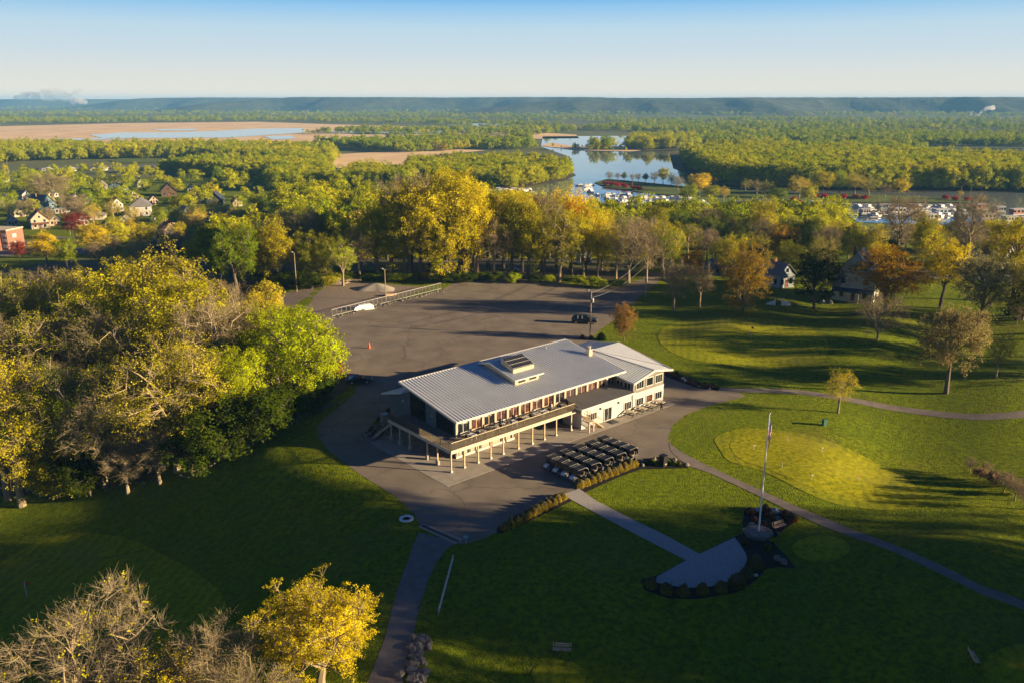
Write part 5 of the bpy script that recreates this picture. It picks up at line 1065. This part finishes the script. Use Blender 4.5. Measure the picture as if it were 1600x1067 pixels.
# ------------------------------------------------------------------ hedges and shrubs
def bushmesh(n, seed, ls):
    q = np.random.RandomState(seed); d = q.normal(size=(n, 3)); d /= np.linalg.norm(d, axis=1)[:, None]; d[:, 2] = np.abs(d[:, 2]) * 1.0 - .12
    rr = (.72 + .3 * q.uniform(0, 1, n)) * (1 + .1 * np.sin(d[:, 0] * 6 + seed) + .08 * np.sin(d[:, 1] * 7)); P = d * rr[:, None]; N = d + q.normal(size=(n, 3)) * .55; N /= np.linalg.norm(N, axis=1)[:, None]
    A = np.cross(N, q.normal(size=(n, 3))); A /= np.linalg.norm(A, axis=1)[:, None]; B = np.cross(N, A); s = ls * q.uniform(.6, 1.4, n)[:, None]
    return npmesh('foliage', np.stack([P - A * s, P - B * s * .6, P + A * s, P + B * s * .6], 1).reshape(-1, 3), np.arange(n * 4).reshape(-1, 4), M['leaf'])
BM = [bushmesh(2600, i, .065) for i in range(3)]
core = MB().blob((0, 0, .28), .68, 3, 2, .12, 1.0).mesh('stem'); core.materials.append(mat('inner twigs', (.05, .045, .02)))
def shrub(p, r, h, col, label, group=None, name='shrub'):
    o = thing(name, label, 'shrub', (p.x, p.y, h1(p.x, p.y)), R.uniform(0, 6), group, (r, r, h))
    c = bpy.data.objects.new('foliage', R.choice(BM)); COL.objects.link(c); c.parent = o; j = R.uniform(.85, 1.15); c.color = (col[0] * j, col[1] * j, col[2] * j, 1)
    s = bpy.data.objects.new('twigs', core); COL.objects.link(s); s.parent = o; return o
HC = (.36, .27, .03)
def hedge(p0, p1, n, r, h, gname):
    a, b = at(*p0), at(*p1)
    for i in range(n):
        p = a.lerp(b, i / (n - 1)); shrub(p, r * R.uniform(.9, 1.1), h * R.uniform(.9, 1.12), HC, f'amber clipped shrub, {ordn(i)} from the left in the {gname}', 'shrubs of the ' + gname, 'hedge_shrub')
hedge((790, 826), (878, 778), 12, .62, .85, 'hedge left of the paved walk'); hedge((906, 760), (992, 726), 11, .68, .95, 'hedge beside the golf carts')
for i, (x, y) in enumerate([(1017, 916), (1041, 925), (1068, 927), (1098, 925), (1127, 922), (1152, 914), (1167, 899), (1181, 885)]):
    shrub(at(x, y), .62 + .25 * (i in (5, 7)), 1.05 + .25 * (i in (5, 7)), (.16, .15, .03) if i < 5 else (.09, .11, .025), f'rounded shrub, {ordn(i)} from the left around the plaza', 'rounded shrubs around the plaza')
BR = (.24, .10, .04)
for i, (x, y, r_, c) in enumerate(sorted([(1172, 800, .5, BR), (1196, 797, .6, BR), (1203, 808, .6, BR), (1236, 812, .7, BR), (1228, 805, .5, BR), (1193, 818, .35, (.2, .1, .05)), (1178, 812, .4, BR), (1200, 834, .35, LIME), (1205, 843, .4, LIME), (1194, 830, .3, LIME), (1165, 849, .4, DGR), (1200, 857, .5, DGR)], key=lambda a: a[0])):
    shrub(at(x, y), r_, r_ * 1.3, c, f"{'russet' if c[0] > .19 and c[1] < .15 else 'small green'} shrub in the flagpole bed, {ordn(i)} shrub there from the left", 'shrubs of the flagpole bed')
for i, (x, y, c) in enumerate([(1009, 724, DGR), (1019, 722, GRN), (1027, 726, GRN), (1043, 723, GRN), (1052, 725, LIME), (1062, 727, DGR)]): shrub(at(x, y), .42, .55, c, f'low green plant beside the black bin, {ordn(i)} from the left', 'low plants beside the black bin')
for i, (x, y, c) in enumerate(sorted([(993, 553, (.5, .2, .2)), (1003, 563, (.55, .22, .22)), (1044, 581, BR), (1056, 586, BR), (1062, 590, DGR), (1077, 596, BR), (1086, 600, (.3, .1, .1)), (1100, 603, BR), (1113, 605, (.3, .1, .1)), (910, 529, BR), (924, 530, BR), (940, 531, DGR), (600, 655, GRN), (592, 663, GRN), (607, 648, GRN)], key=lambda a: a[0])):
    r_ = .95 if x in (1003, 940) else .75 if x < 700 else .5; shrub(at(x, y), r_, r_ * 1.5, c, f"{'pink' if c[1] > .15 and c[0] > .4 else 'green' if c[1] >= c[0] else 'rusty'} shrub of the beds around the clubhouse, {ordn(i)} there from the left", 'shrubs of the clubhouse beds')
def boulder(px, py, r_, label):
    p = at(px, py); o = MB().blob((0, 0, r_ * .4), r_, px, 2, .22, .75).build('boulder', M['whitebrick'] if px % 2 else M['rock'], None, True); o.location = p; tag(o, label, 'boulder', 'boulders of the planting beds')
BL_ = [(1211, 800, .45), (1183, 797, .3), (1169, 796, .25), (1216, 811, .35), (1174, 822, .4), (1181, 824, .3), (1165, 828, .25), (1214, 874, .4), (1224, 879, .38), (1181, 899, .22), (1216, 834, .2), (1000, 722, .4), (1004, 727, .3), (1022, 718, .3), (1040, 716, .25), (1054, 719, .3), (1072, 727, .35), (1067, 592, .3), (1071, 595, .3), (1092, 604, .3), (1108, 608, .25), (1030, 570, .25), (1020, 567, .25)]
for bn, q_ in (('of the flagpole bed', BL_[:11]), ('of the bed with the black bin', BL_[11:17]), ('of the border right of the clubhouse', BL_[17:])):
    for i, (x, y, r_) in enumerate(sorted(q_)): boulder(x, y, r_, f'pale boulder {bn}, {ordn(i)} from the left')
for i, (x, y, r_) in enumerate(sorted([(1515, 738, 1.0), (1530, 748, 1.2), (1550, 756, 1.3), (1568, 768, 1.3), (1585, 782, 1.4), (1600, 795, 1.5), (1540, 742, .9), (1575, 760, 1.0), (1595, 772, 1.2)])):
    p = at(x, y); tree(x, y, 0, (.36, .26, .15), 'bare' if i % 2 == 0 else 'bush', 'on the dry bank', f'dry tan brush clump, {ordn(i)} from the left on the right-edge bank', 1.1, 'shrub', p=p, hh=r_ * (2.0 if i % 2 == 0 else 1.3))
# ------------------------------------------------------------------ person by the picnic tables
p = L(34.5, -3.1, .03); pr = thing('person', 'person in dark clothes standing beside the picnic tables', 'person', p, BA + 2.2)
def skinned(name, verts, edges, rad, m):
    me = bpy.data.meshes.new(name); me.from_pydata(verts, edges, []); o = bpy.data.objects.new(name, me); COL.objects.link(o); o.parent = pr
    sk_ = o.modifiers.new('s', 'SKIN'); 
    for v, r_ in zip(me.skin_vertices[0].data, rad): v.radius = (r_, r_)
    me.skin_vertices[0].data[0].use_root = True; su = o.modifiers.new('u', 'SUBSURF'); su.levels = su.render_levels = 1; me.materials.append(m); return o
k_ = .865
bv = [(0, 0, .90), (0, 0, 1.12), (0, 0, 1.36), (0, .01, 1.48), (0, .02, 1.58), (0, .02, 1.70), (.10, 0, .86), (.11, .02, .48), (.12, -.02, .07), (.12, .12, .03), (-.10, 0, .86), (-.12, -.04, .48), (-.12, -.08, .07), (-.12, .06, .03), (.19, 0, 1.38), (.24, .03, 1.12), (.20, .22, 1.0), (-.19, 0, 1.38), (-.25, -.02, 1.12), (-.26, .03, .86)]
be = [(0, 1), (1, 2), (2, 3), (3, 4), (4, 5), (0, 6), (6, 7), (7, 8), (8, 9), (0, 10), (10, 11), (11, 12), (12, 13), (2, 14), (14, 15), (15, 16), (2, 17), (17, 18), (18, 19)]
br = [.13, .12, .14, .05, .09, .08, .08, .055, .04, .04, .08, .055, .04, .04, .055, .042, .032, .055, .042, .032]
S_ = lambda vs: [(x * k_, y * k_, z * k_) for x, y, z in vs]
skinned('body', S_(bv), be, [r_ * k_ for r_ in br], M['skin'])
skinned('jacket', S_([(0, 0, .93), (0, 0, 1.14), (0, 0, 1.37), (.20, 0, 1.38), (.25, .03, 1.12), (.22, .17, 1.03), (-.20, 0, 1.38), (-.26, -.02, 1.12), (-.27, .02, .95)]), [(0, 1), (1, 2), (2, 3), (3, 4), (4, 5), (2, 6), (6, 7), (7, 8)], [.15 * k_, .145 * k_, .15 * k_, .07 * k_, .056 * k_, .045 * k_, .07 * k_, .056 * k_, .045 * k_], M['cloth'])
skinned('trousers', S_([(0, 0, .93), (.10, 0, .85), (.11, .02, .48), (.12, -.02, .12), (-.10, 0, .85), (-.12, -.04, .48), (-.12, -.08, .12)]), [(0, 1), (1, 2), (2, 3), (0, 4), (4, 5), (5, 6)], [.145 * k_, .095 * k_, .07 * k_, .055 * k_, .095 * k_, .07 * k_, .055 * k_], M['black'])
MB().blob((0, 0, 1.675 * k_), .098 * k_, 2, 2, .05, 1.0).build('hair', M['bark'], pr)
# ------------------------------------------------------------------ houses
def house(px, py, wpx, hpx, rz, wall, roofc, label, name='house', depth=1.3, pitch=.55, storeys=None, chimney=True, porch=False, dormer=False, cat='house', hip=False):
    p = at(px, py); s = ppm(p); w = wpx / s; eh = hpx / s; dpt = w * depth; r = thing(name, label, cat, p, rz); rh = w / 2 * pitch * 2 * .9; wm = paint(wall); rm = paint(roofc, .7)
    hw, hd = w / 2, dpt / 2
    MB().prism([(-hw, -.5), (hw, -.5), (hw, eh), (0, eh + (rh if not hip else .02)), (-hw, eh)], -hd, hd).build('wall', wm, r)
    ov = w * .07; rr = MB()
    if hip:
        q = hd * .45; a = [(-hw - ov, -hd - ov, eh), (hw + ov, -hd - ov, eh), (hw + ov, hd + ov, eh), (-hw - ov, hd + ov, eh), (0, -q, eh + rh * .8), (0, q, eh + rh * .8)]
        rr.add(a, [(0, 1, 4), (1, 2, 5, 4), (2, 3, 5), (3, 0, 4, 5), (3, 2, 1, 0)])
    else:
        e = ov * rh / hw
        for s_ in (-1, 1): rr.slab([(s_ * (hw + ov), -hd - ov, eh - e + .12), (s_ * (hw + ov), hd + ov, eh - e + .12), (0, hd + ov, eh + rh + .14), (0, -hd - ov, eh + rh + .14)][::s_], .12)
    rf_ = rr.build('roof', rm, r)
    if chimney: MB().box(-hw * .35, -hw * .35 + .5, hd * .2, hd * .2 + .5, eh + rh * .3, eh + rh + .8).build('chimney', M['brick'], rf_)
    st = storeys or max(1, round(eh / 2.6))
    for f_ in range(st):
        z = .8 + f_ * eh / st; zh = min(1.2, eh / st - 1.1)
        for side in (-1, 1):
            for k in (-.28, .28): 
                wn = MB().box(k * w - .4, k * w + .4, side * hd - .05, side * hd + .05, z, z + zh).build('window', M['glass'], r)
                MB().box(k * w - .5, k * w + .5, side * (hd + .05) - .02, side * (hd + .05) + .02, z - .1, z).build('sill', M['whitetrim'], wn)
            for k in (-.3, 0, .3): MB().box(side * hw - .05, side * hw + .05, k * dpt - .4, k * dpt + .4, z, z + zh).build('window', M['glass'], r)
    if not hip and rh > 1.4: MB().box(-.35, .35, -hd - .05, -hd + .05, eh + rh * .15, eh + rh * .15 + .9).build('window', M['glass'], r)
    d = MB().box(-.42, .42, -hd - .06, -hd, 0, 1.9).build('door', paint((.2, .08, .05)), r); MB().box(.28, .34, -hd - .1, -hd - .06, .9, 1.0).build('handle', M['steel'], d)
    if porch:
        MB().slab([(-hw, -hd - 2, 2.3), (hw, -hd - 2, 2.3), (hw, -hd, 2.8), (-hw, -hd, 2.8)], .12).build('porch_roof', rm, r)
        for k in (-1, -.33, .33, 1): MB().box(k * (hw - .15) - .08, k * (hw - .15) + .08, -hd - 1.9, -hd - 1.74, 0, 2.2).build('porch_post', M['whitetrim'], r)
    if dormer:
        dm_ = MB().prism([(-.9, 0), (.9, 0), (.9, 1.1), (0, 1.9), (-.9, 1.1)], 0, 2.0, Matrix.Translation((hw * .75, 0, eh + rh * .15)) @ Matrix.Rotation(pi / 2, 4, 'Z')).build('dormer', wm, r)
    return r
WH = (.52, .50, .47); CR = (.42, .36, .27); GY = (.18, .17, .17); DB = (.04, .05, .08); DRR = (.13, .03, .03); BN = (.10, .06, .045); BL = (.10, .16, .22)
house(62, 356, 24, 15, .6, CR, (.20, .08, .05), 'cream gabled house with red-brown roof beside the town street', porch=True, dormer=True)
house(181, 330, 17, 12, .75, WH, BN, 'white gabled house with dark roof between red and golden trees')
house(222, 336, 30, 15, .35, WH, GY, 'white two-storey house with low grey roof in the town', hip=True)
house(310, 320, 16, 8, .9, WH, GY, 'small white gable peeping above the trees left of the spruce')
house(266, 372, 24, 14, .6, CR, (.30, .05, .03), 'cream house with bright red roof among the trees', dormer=True)
house(243, 392, 16, 10, .4, BL, GY, 'pale blue gabled cottage below the red-roofed house'); house(272, 392, 26, 9, 1.2, BL, DB, 'low house with dark blue roof below the red-roofed house', hip=True)
house(66, 330, 26, 12, 1.1, (.14, .20, .24), (.07, .10, .13), 'blue-grey house with large slate roof in the town'); house(187, 300, 24, 11, .3, (.06, .13, .20), (.18, .16, .14), 'dark blue house with flat-pitched roof in the town', pitch=.2)
house(264, 306, 22, 9, .4, BN, (.06, .04, .04), 'brown house with very dark roof in the town'); house(10, 322, 22, 8, .5, GY, (.22, .19, .18), 'grey roofed house near the left edge'); house(28, 338, 20, 9, .9, CR, GY, 'tan house with pale gable left of the red-brown roof')
house(98, 333, 16, 7, .2, WH, WH, 'white flat garage in the town', pitch=.1, chimney=False); house(150, 342, 26, 6, .3, CR, (.24, .2, .16), 'long low tan building before the white gabled house', pitch=.15, chimney=False)
house(338, 320, 22, 9, .2, DB, DB, 'dark house beside the small white gable'); house(3, 290, 16, 10, .2, CR, (.4, .3, .22), 'cream building at the left edge above the town', pitch=.2); house(40, 312, 14, 8, .8, WH, GY, 'white house front behind dark red tree')
house(128, 352, 18, 8, .6, WH, BN, 'white cottage hidden behind twiggy tree'); house(206, 372, 16, 7, .1, WH, GY, 'small white garage right of golden town trees', pitch=.2, chimney=False); house(370, 322, 14, 7, .5, CR, BN, 'tan cottage behind the dark spruce')
TH = [(88, 352, 15, 8, .4, CR, GY, 'tan cottage between the brick building and white cottage'), (116, 318, 15, 7, .8, WH, GY, 'white gabled house under the spreading twiggy tree'), (142, 318, 14, 7, .3, (.45, .43, .4), BN, 'pale grey house with brown roof beside the white gabled house'), (205, 312, 14, 6, .9, WH, (.2, .19, .18), 'white house behind the two-storey white house'), (240, 318, 13, 6, .5, CR, DRR, 'tan house with dark red roof right of the two-storey house'), (290, 338, 16, 8, .7, (.3, .34, .36), GY, 'grey-blue house below the small white gable'),
      (326, 344, 16, 8, .2, WH, BN, 'white house with brown roof among the twiggy trees'), (352, 338, 14, 7, 1.0, CR, GY, 'tan house at the right end of the town'), (170, 358, 15, 8, .6, (.5, .48, .45), DB, 'pale grey house with navy roof behind golden trees'), (196, 352, 15, 7, .2, WH, (.22, .2, .18), 'white house with weathered roof in the middle of town'), (20, 352, 15, 8, .6, WH, BN, 'white house behind the chimney of the brick building'), (44, 322, 14, 7, .2, (.4, .32, .25), GY, 'brown-walled house near the left edge'), (82, 308, 14, 6, .7, WH, GY, 'white gable in the far part of town'), (160, 296, 13, 6, .3, CR, (.2, .17, .15), 'tan house left of the dark blue house'), (220, 292, 13, 6, .6, WH, GY, 'white house right of the dark blue house'), (300, 300, 13, 6, .4, (.5, .48, .44), BN, 'pale house at the far right of town'), (245, 346, 14, 7, .8, WH, GY, 'white house above the red-roofed house'), (60, 296, 13, 6, .5, CR, BN, 'tan house on the far left side of town')]
for (x, y, w, h_, rz, wa, ro, lab) in TH: house(x, y, w, h_, rz, wa, ro, lab, chimney=False)
for i, (x, y, w) in enumerate(sorted([(155, 267, 22), (110, 268, 16), (245, 266, 10), (262, 267, 9), (75, 268, 14)])): house(x, y, w, 4, .1, WH, WH, f'long white shed on far side of town, {ordn(i)} from the left', 'shed', pitch=.15, chimney=False, cat='shed', depth=.6)
house(1030, 416, 24, 16, .25, (.28, .34, .38), (.16, .03, .035), 'blue-grey house with dark red roof by the entrance drive', porch=True, dormer=True)
house(1122, 428, 34, 12, 1.3, BL, (.07, .11, .16), 'low house with slate-blue roof left of orange-topped maple', hip=True)
house(912, 412, 18, 26, .2, WH, GY, 'tall white house glimpsed between the golden trees'); house(1215, 446, 30, 22, .4, (.26, .30, .32), GY, 'grey house in shade left of near-black tree')
V_ = house(1336, 466, 60, 42, -.55, (.62, .58, .48), (.045, .07, .12), 'big cream Victorian house with steep dark blue roof and balcony', porch=True, dormer=True, pitch=.62, storeys=2, depth=.8)
house(1560, 416, 30, 16, .3, WH, (.06, .06, .075), 'white house with steep dark roof at the right', pitch=.9, storeys=1, porch=True); house(1500, 412, 36, 12, .2, WH, GY, 'white bungalow partly behind the forked bare tree')
house(1295, 384, 26, 14, .7, GY, (.05, .05, .055), 'dark gabled house above the near-black tree', pitch=.9); house(1450, 395, 24, 13, .4, (.3, .1, .08), BN, 'brick-coloured house behind orange round tree'); house(1600, 400, 22, 14, .4, WH, GY, 'white house cut by the right picture edge')
house(803, 432, 15, 11, .35, WH, WH, 'small white shed behind the far edge of the lot', 'shed', pitch=.35, chimney=False, cat='shed', storeys=1, depth=1.0)
house(655, 402, 20, 12, .4, WH, (.3, .08, .04), 'house with rust-red roof hidden in belt of trees')
def block(px, py, wpx, hpx, label, col, depth=.8, rz=0, name='building', striped=False):
    p = at(px, py); s = ppm(p); w, h = wpx / s, hpx / s; r = thing(name, label, 'building', p, rz); MB().box(-w / 2, w / 2, -w * depth / 2, w * depth / 2, -.3, h).build('wall', paint(col), r); MB().box(-w / 2 - .15, w / 2 + .15, -w * depth / 2 - .15, w * depth / 2 + .15, h, h + .35).build('roof', paint((.6, .58, .55)), r)
    n = max(2, int(w / 3.2))
    for i in range(n):
        x = -w / 2 + (i + .5) * w / n; MB().box(x - w / n * .28, x + w / n * .28, -w * depth / 2 - .05, -w * depth / 2, h * .25, h * .72).build('window', paint((.1, .2, .35)) if striped else M['glass'], r)
block(1285, 324, 32, 8, 'white boathouse with blue striped doors by the marina', (.65, .65, .65), .5, 0, striped=True); block(1105, 350, 26, 7, 'white flat-roofed building beyond the golden trees', WH); block(1118, 362, 32, 8, 'larger white flat-roofed building with rooftop box', WH); block(1045, 346, 18, 5, 'long low cream building near the marina road', CR)
# brick building at the left edge
p = at(0, 388); s = ppm(p); r = thing('brick_school', 'red brick building with tall chimney at the left edge', 'building', p, -.15); w, h = 60 / s, 30 / s
MB().box(-w / 2, w / 2, -w * .3, w * .3, -.5, h).build('wall', M['brick'], r); MB().box(-w / 2 - .2, w / 2 + .2, -w * .3 - .2, w * .3 + .2, h, h + .4).build('parapet', M['fascia'], r)
for i in range(6):
    for z in (.12, .42, .70): x = -w / 2 + (i + .5) * w / 6; MB().box(x - .8, x + .8, -w * .3 - .08, -w * .3, h * z, h * z + h * .17).build('window', M['whitetrim'], r)
for z in (.2, .6): MB().box(w / 2, w / 2 + .08, -1.5, .5, h * z, h * z + 1.4).build('window', M['whitetrim'], r)
MB().tube([(w * .27, -w * .3 - .8, -.5), (w * .27, -w * .3 - .8, h * 1.5)], [1.0, .8], 8).build('chimney', M['brick'], r)
# garden gates by the near-black tree
p = at(1216, 478); r = thing('white_gate', 'pair of white garden fence wings on the lawn edge', 'fence', p, .1)
for s_ in (-1, 1):
    MB().prism([(s_ * .8, 0), (s_ * 2.7, 0), (s_ * 2.7, .6), (s_ * .8, 1.2)][::s_], -.03, .03).build('panel', M['whitepaint'], r); MB().box(s_ * .8 - .12, s_ * .8 + .12, -.12, .12, 0, 1.5).build('gate_post', M['whitepaint'], r)
for i, (x, y) in enumerate([(1285, 474), (1291, 473), (1297, 475)]): shrub(at(x, y), .6, .8, (.75, .72, .65), f'white blossoming shrub right of near-black tree, {ordn(i)} from the left', 'white blossoming shrubs', 'blossom_shrub')
# ------------------------------------------------------------------ boats
def boat():
    r = thing('boat', '', 'boat', group='boats in the marina')
    vs = []; secs = [(-3.2, 1.1, .0), (-1, 1.25, .0), (1.2, 1.1, .05), (2.6, .6, .15), (3.6, .03, .35)]
    for x, w, dz in secs: vs += [(x, -w * .6, -.2), (x, -w, .75 + dz), (x, w, .75 + dz), (x, w * .6, -.2)]
    fs = [(4 * i + k, 4 * i + (k + 1) % 4, 4 * i + 4 + (k + 1) % 4, 4 * i + 4 + k) for i in range(4) for k in range(4)] + [(3, 2, 1, 0), (16, 17, 18, 19)]
    MB().add(vs, fs).build('hull', M['whitepaint'], r); MB().prism([(-1.8, .7), (-1.7, 1.7), (.6, 1.75), (1.5, .8)], -.85, .85).build('cabin', M['whitepaint'], r); MB().box(-1.5, .6, -.88, .88, 1.2, 1.55).build('cabin_window', M['glass'], r)
    return r
b0 = boat(); k = 0; qb = random.Random(3)
mar = []
for row in range(7):
    y = 292 + row * 5.2
    for i in range(11):
        x = 896 + row * 13 + i * (9.5 + row * .8) + qb.uniform(-2, 2)
        if x < 905 + row * 6 or (y < 303 and x > 925) or (y < 309 and x > 985) or x > 1108: continue
        mar.append((x, y + qb.uniform(-1, 1)))
for j in range(2):
    for i in range(9): mar.append((780 + i * 6 + j * 3, 300 + j * 5 + qb.uniform(-1, 1)))
for j in range(3):
    for i in range(11): mar.append((1325 + i * 16 + j * 20 + qb.uniform(-3, 3), 326 + j * 7 + qb.uniform(-1, 1)))
mar.sort()
for i, (x, y) in enumerate(mar):
    p = at(x, y); p.z = LOW + (.35 if y < 340 else .85); o = b0 if i == 0 else copy_tree(b0); o.location = p; o.rotation_euler = (0, 0, qb.choice([.3, 1.9, 3.4, -1.2]) + qb.uniform(-.2, .2)); sc = qb.uniform(.75, 1.25); o.scale = (sc, sc, sc)
    o['label'] = f'small white cabin boat moored in the marina, {ordn(i)} from the left' if i < 99 else f'small white cabin boat moored at the far right, {ordn(i - 99)} past the hundredth'
for i, (x, y) in enumerate(sorted([(1380, 330), (1400, 336), (1425, 330), (1470, 338), (1500, 344), (1530, 330), (1560, 334), (1590, 338), (1540, 346), (1575, 350), (1350, 338), (1450, 346)])):
    p = at(x, y); s = ppm(p); r = thing('houseboat', f'flat-roofed pale houseboat, {ordn(i)} from the left along the right-hand docks', 'houseboat', (p.x, p.y, LOW + .9), .1 + .05 * (i % 3), 'houseboats at the right-hand docks'); w = (16 + 6 * (i % 3)) / s
    MB().box(-w / 2, w / 2, -2, 2, -.3, .3).build('hull', M['steel'], r); MB().box(-w / 2 + .4, w / 2 - .4, -1.6, 1.6, .3, 2.6).build('wall', paint([WH, (.3, .38, .45), WH, (.4, .2, .16)][i % 4]), r)
    MB().box(-w / 2, w / 2, -1.9, 1.9, 2.6, 2.8).build('roof', paint((.5, .5, .5)), r)
    for k_2 in range(4): x_ = -w / 2 + (k_2 + .5) * w / 4; MB().box(x_ - w / 14, x_ + w / 14, -1.66, -1.6, 1.1, 2.1).build('window', M['glass'], r)
# parked vehicles by the park road
cb = make_car('parked_car', '', at(1190, 324), .1, 4.2, 1.7, 1.35, 'sedan', (.5, .5, .5)); cb['group'] = 'cars parked in the riverside park'
for i, (x, y) in enumerate([(1190, 324), (1200, 322), (1212, 327), (1166, 322), (1178, 319), (1246, 334), (1100, 328), (1130, 328), (1330, 340), (1350, 343), (1365, 344)]):
    o = cb if i == 0 else copy_tree(cb); p = at(x, y); o.location = (p.x, p.y, LOW + .88); o.rotation_euler = (0, 0, .1 + 1.2 * (i % 2)); o['label'] = f'pale car parked by the riverside road, {ordn(sorted([1190, 1200, 1212, 1166, 1178, 1246, 1100, 1130, 1330, 1350, 1365]).index(x))} from the left'
# ------------------------------------------------------------------ far works and smoke
for i, (x, y, w, h) in enumerate([(112, 163.5, 10, 2.2), (136, 163.6, 5, 3.2), (142, 164, 7, 4.2), (178, 166.5, 5, 1.6), (8, 162, 2, 3.6), (48, 162, 1.6, 2.2)]):
    block(x, y, w, h, ['long white works building on the horizon under the smoke', 'white block on the horizon right of the smoke', 'bright white tower block on the horizon', 'tiny white building on the plain', 'tiny white tower at far left horizon', 'tiny white tank on the horizon'][i], (.7, .7, .7))
block(1522, 181, 7, 2.2, 'low works building under the white steam at the foot of the bluffs', (.6, .6, .6))
def smoke(name, label, blobs, dens, col):
    mb = MB()
    for (x, y, z, r_, sq) in blobs: mb.blob((x, y, z), r_, x + z, 3, .22, sq)
    m = bpy.data.materials.new('smoke'); m.use_nodes = True; n, l = nodes(m); n.remove(n['Principled BSDF']); v = n.new('ShaderNodeVolumePrincipled'); v.inputs['Color'].default_value = (*col, 1); v.inputs['Density'].default_value = dens; l.new(v.outputs[0], n['Material Output'].inputs['Volume'])
    o = mb.build(name, m, None, True); tag(o, label, 'smoke'); o['kind'] = 'stuff'
def hz(px, y, py):      # point at ground distance y in the direction of a survey pixel
    a = (px - 800) / F; b = (py - 533.5) / F; t = y / (cp - b * sp); return (a * t, y, H + (-sp - b * cp) * t)
qs = random.Random(4)
smoke('smoke', 'wide blue-grey smoke bank on the left horizon', [(*hz(x, 7200, y), r_, .75) for x, y, r_ in [(32, 156, 55), (48, 153, 75), (64, 154, 85), (80, 152, 85), (92, 149, 65), (104, 152, 55), (88, 143, 40), (70, 146, 45), (118, 146, 30), (126, 141, 22)]], .009, (.6, .68, .8))
smoke('steam', 'pinkish white steam puff on the left horizon', [(*hz(x, 6600, y), r_, .8) for x, y, r_ in [(114, 160, 28), (120, 157, 34), (127, 158, 30), (132, 160, 22), (112, 155, 20)]], .03, (.9, .85, .85))
smoke('steam', 'thin white steam plume rising before the right bluffs', [(*hz(1530 + i * 2.2, 2750, 180 - 11 * (1 - exp_) ), 4.5 + 5 * i / 9, .8) for i, exp_ in [(i, math.exp(-i / 2.2)) for i in range(10)]], .08, (.95, .95, .95))
smoke('steam', 'small wisp of steam left of the white plume', [(*hz(1516 + i * 1.2, 2750, 180 - i * 1.6), 4, .8) for i in range(4)], .05, (.95, .95, .95))
# ------------------------------------------------------------------ haze
hm = bpy.data.materials.new('haze'); hm.use_nodes = True; n, l = nodes(hm); n.remove(n['Principled BSDF']); v = n.new('ShaderNodeVolumePrincipled'); v.inputs['Color'].default_value = (.20, .52, 1.0, 1); v.inputs['Density'].default_value = HAZE / UNIT; l.new(v.outputs[0], n['Material Output'].inputs['Volume'])
hz_ = MB().box(-9050, 9050, -930, 8560, LOW - 12, 72).build('haze', hm); hz_['kind'] = 'stuff'; tag(hz_, 'thin blue air haze over the whole valley', 'haze')
finish_labels()
# ------------------------------------------------------------------ to metres
S4 = Matrix.Scale(UNIT, 4); done = set()
for o in list(COL.objects) + [c for L_ in LODC.values() for c in L_]:
    if o.type in ('MESH',) and o.data.name not in done: 
        pass
bpy.context.view_layer.update()
def scaled(o):
    if o.type in ('CAMERA', 'LIGHT'): return
    if o.parent is None:
        o.location = o.location * UNIT
        if o.type == 'EMPTY': o.scale = o.scale * UNIT
        elif o.type == 'MESH':
            if o.data.name not in done:
                if o.modifiers and o.modifiers[0].type == 'NODES': 
                    o.data.transform(S4); a = o.data.attributes['sc']; k = len(a.data); x = np.zeros(k * 3, np.float32); a.data.foreach_get('vector', x); a.data.foreach_set('vector', x * UNIT)
                else: o.data.transform(S4)
                done.add(o.data.name)
for o in list(COL.objects): scaled(o)
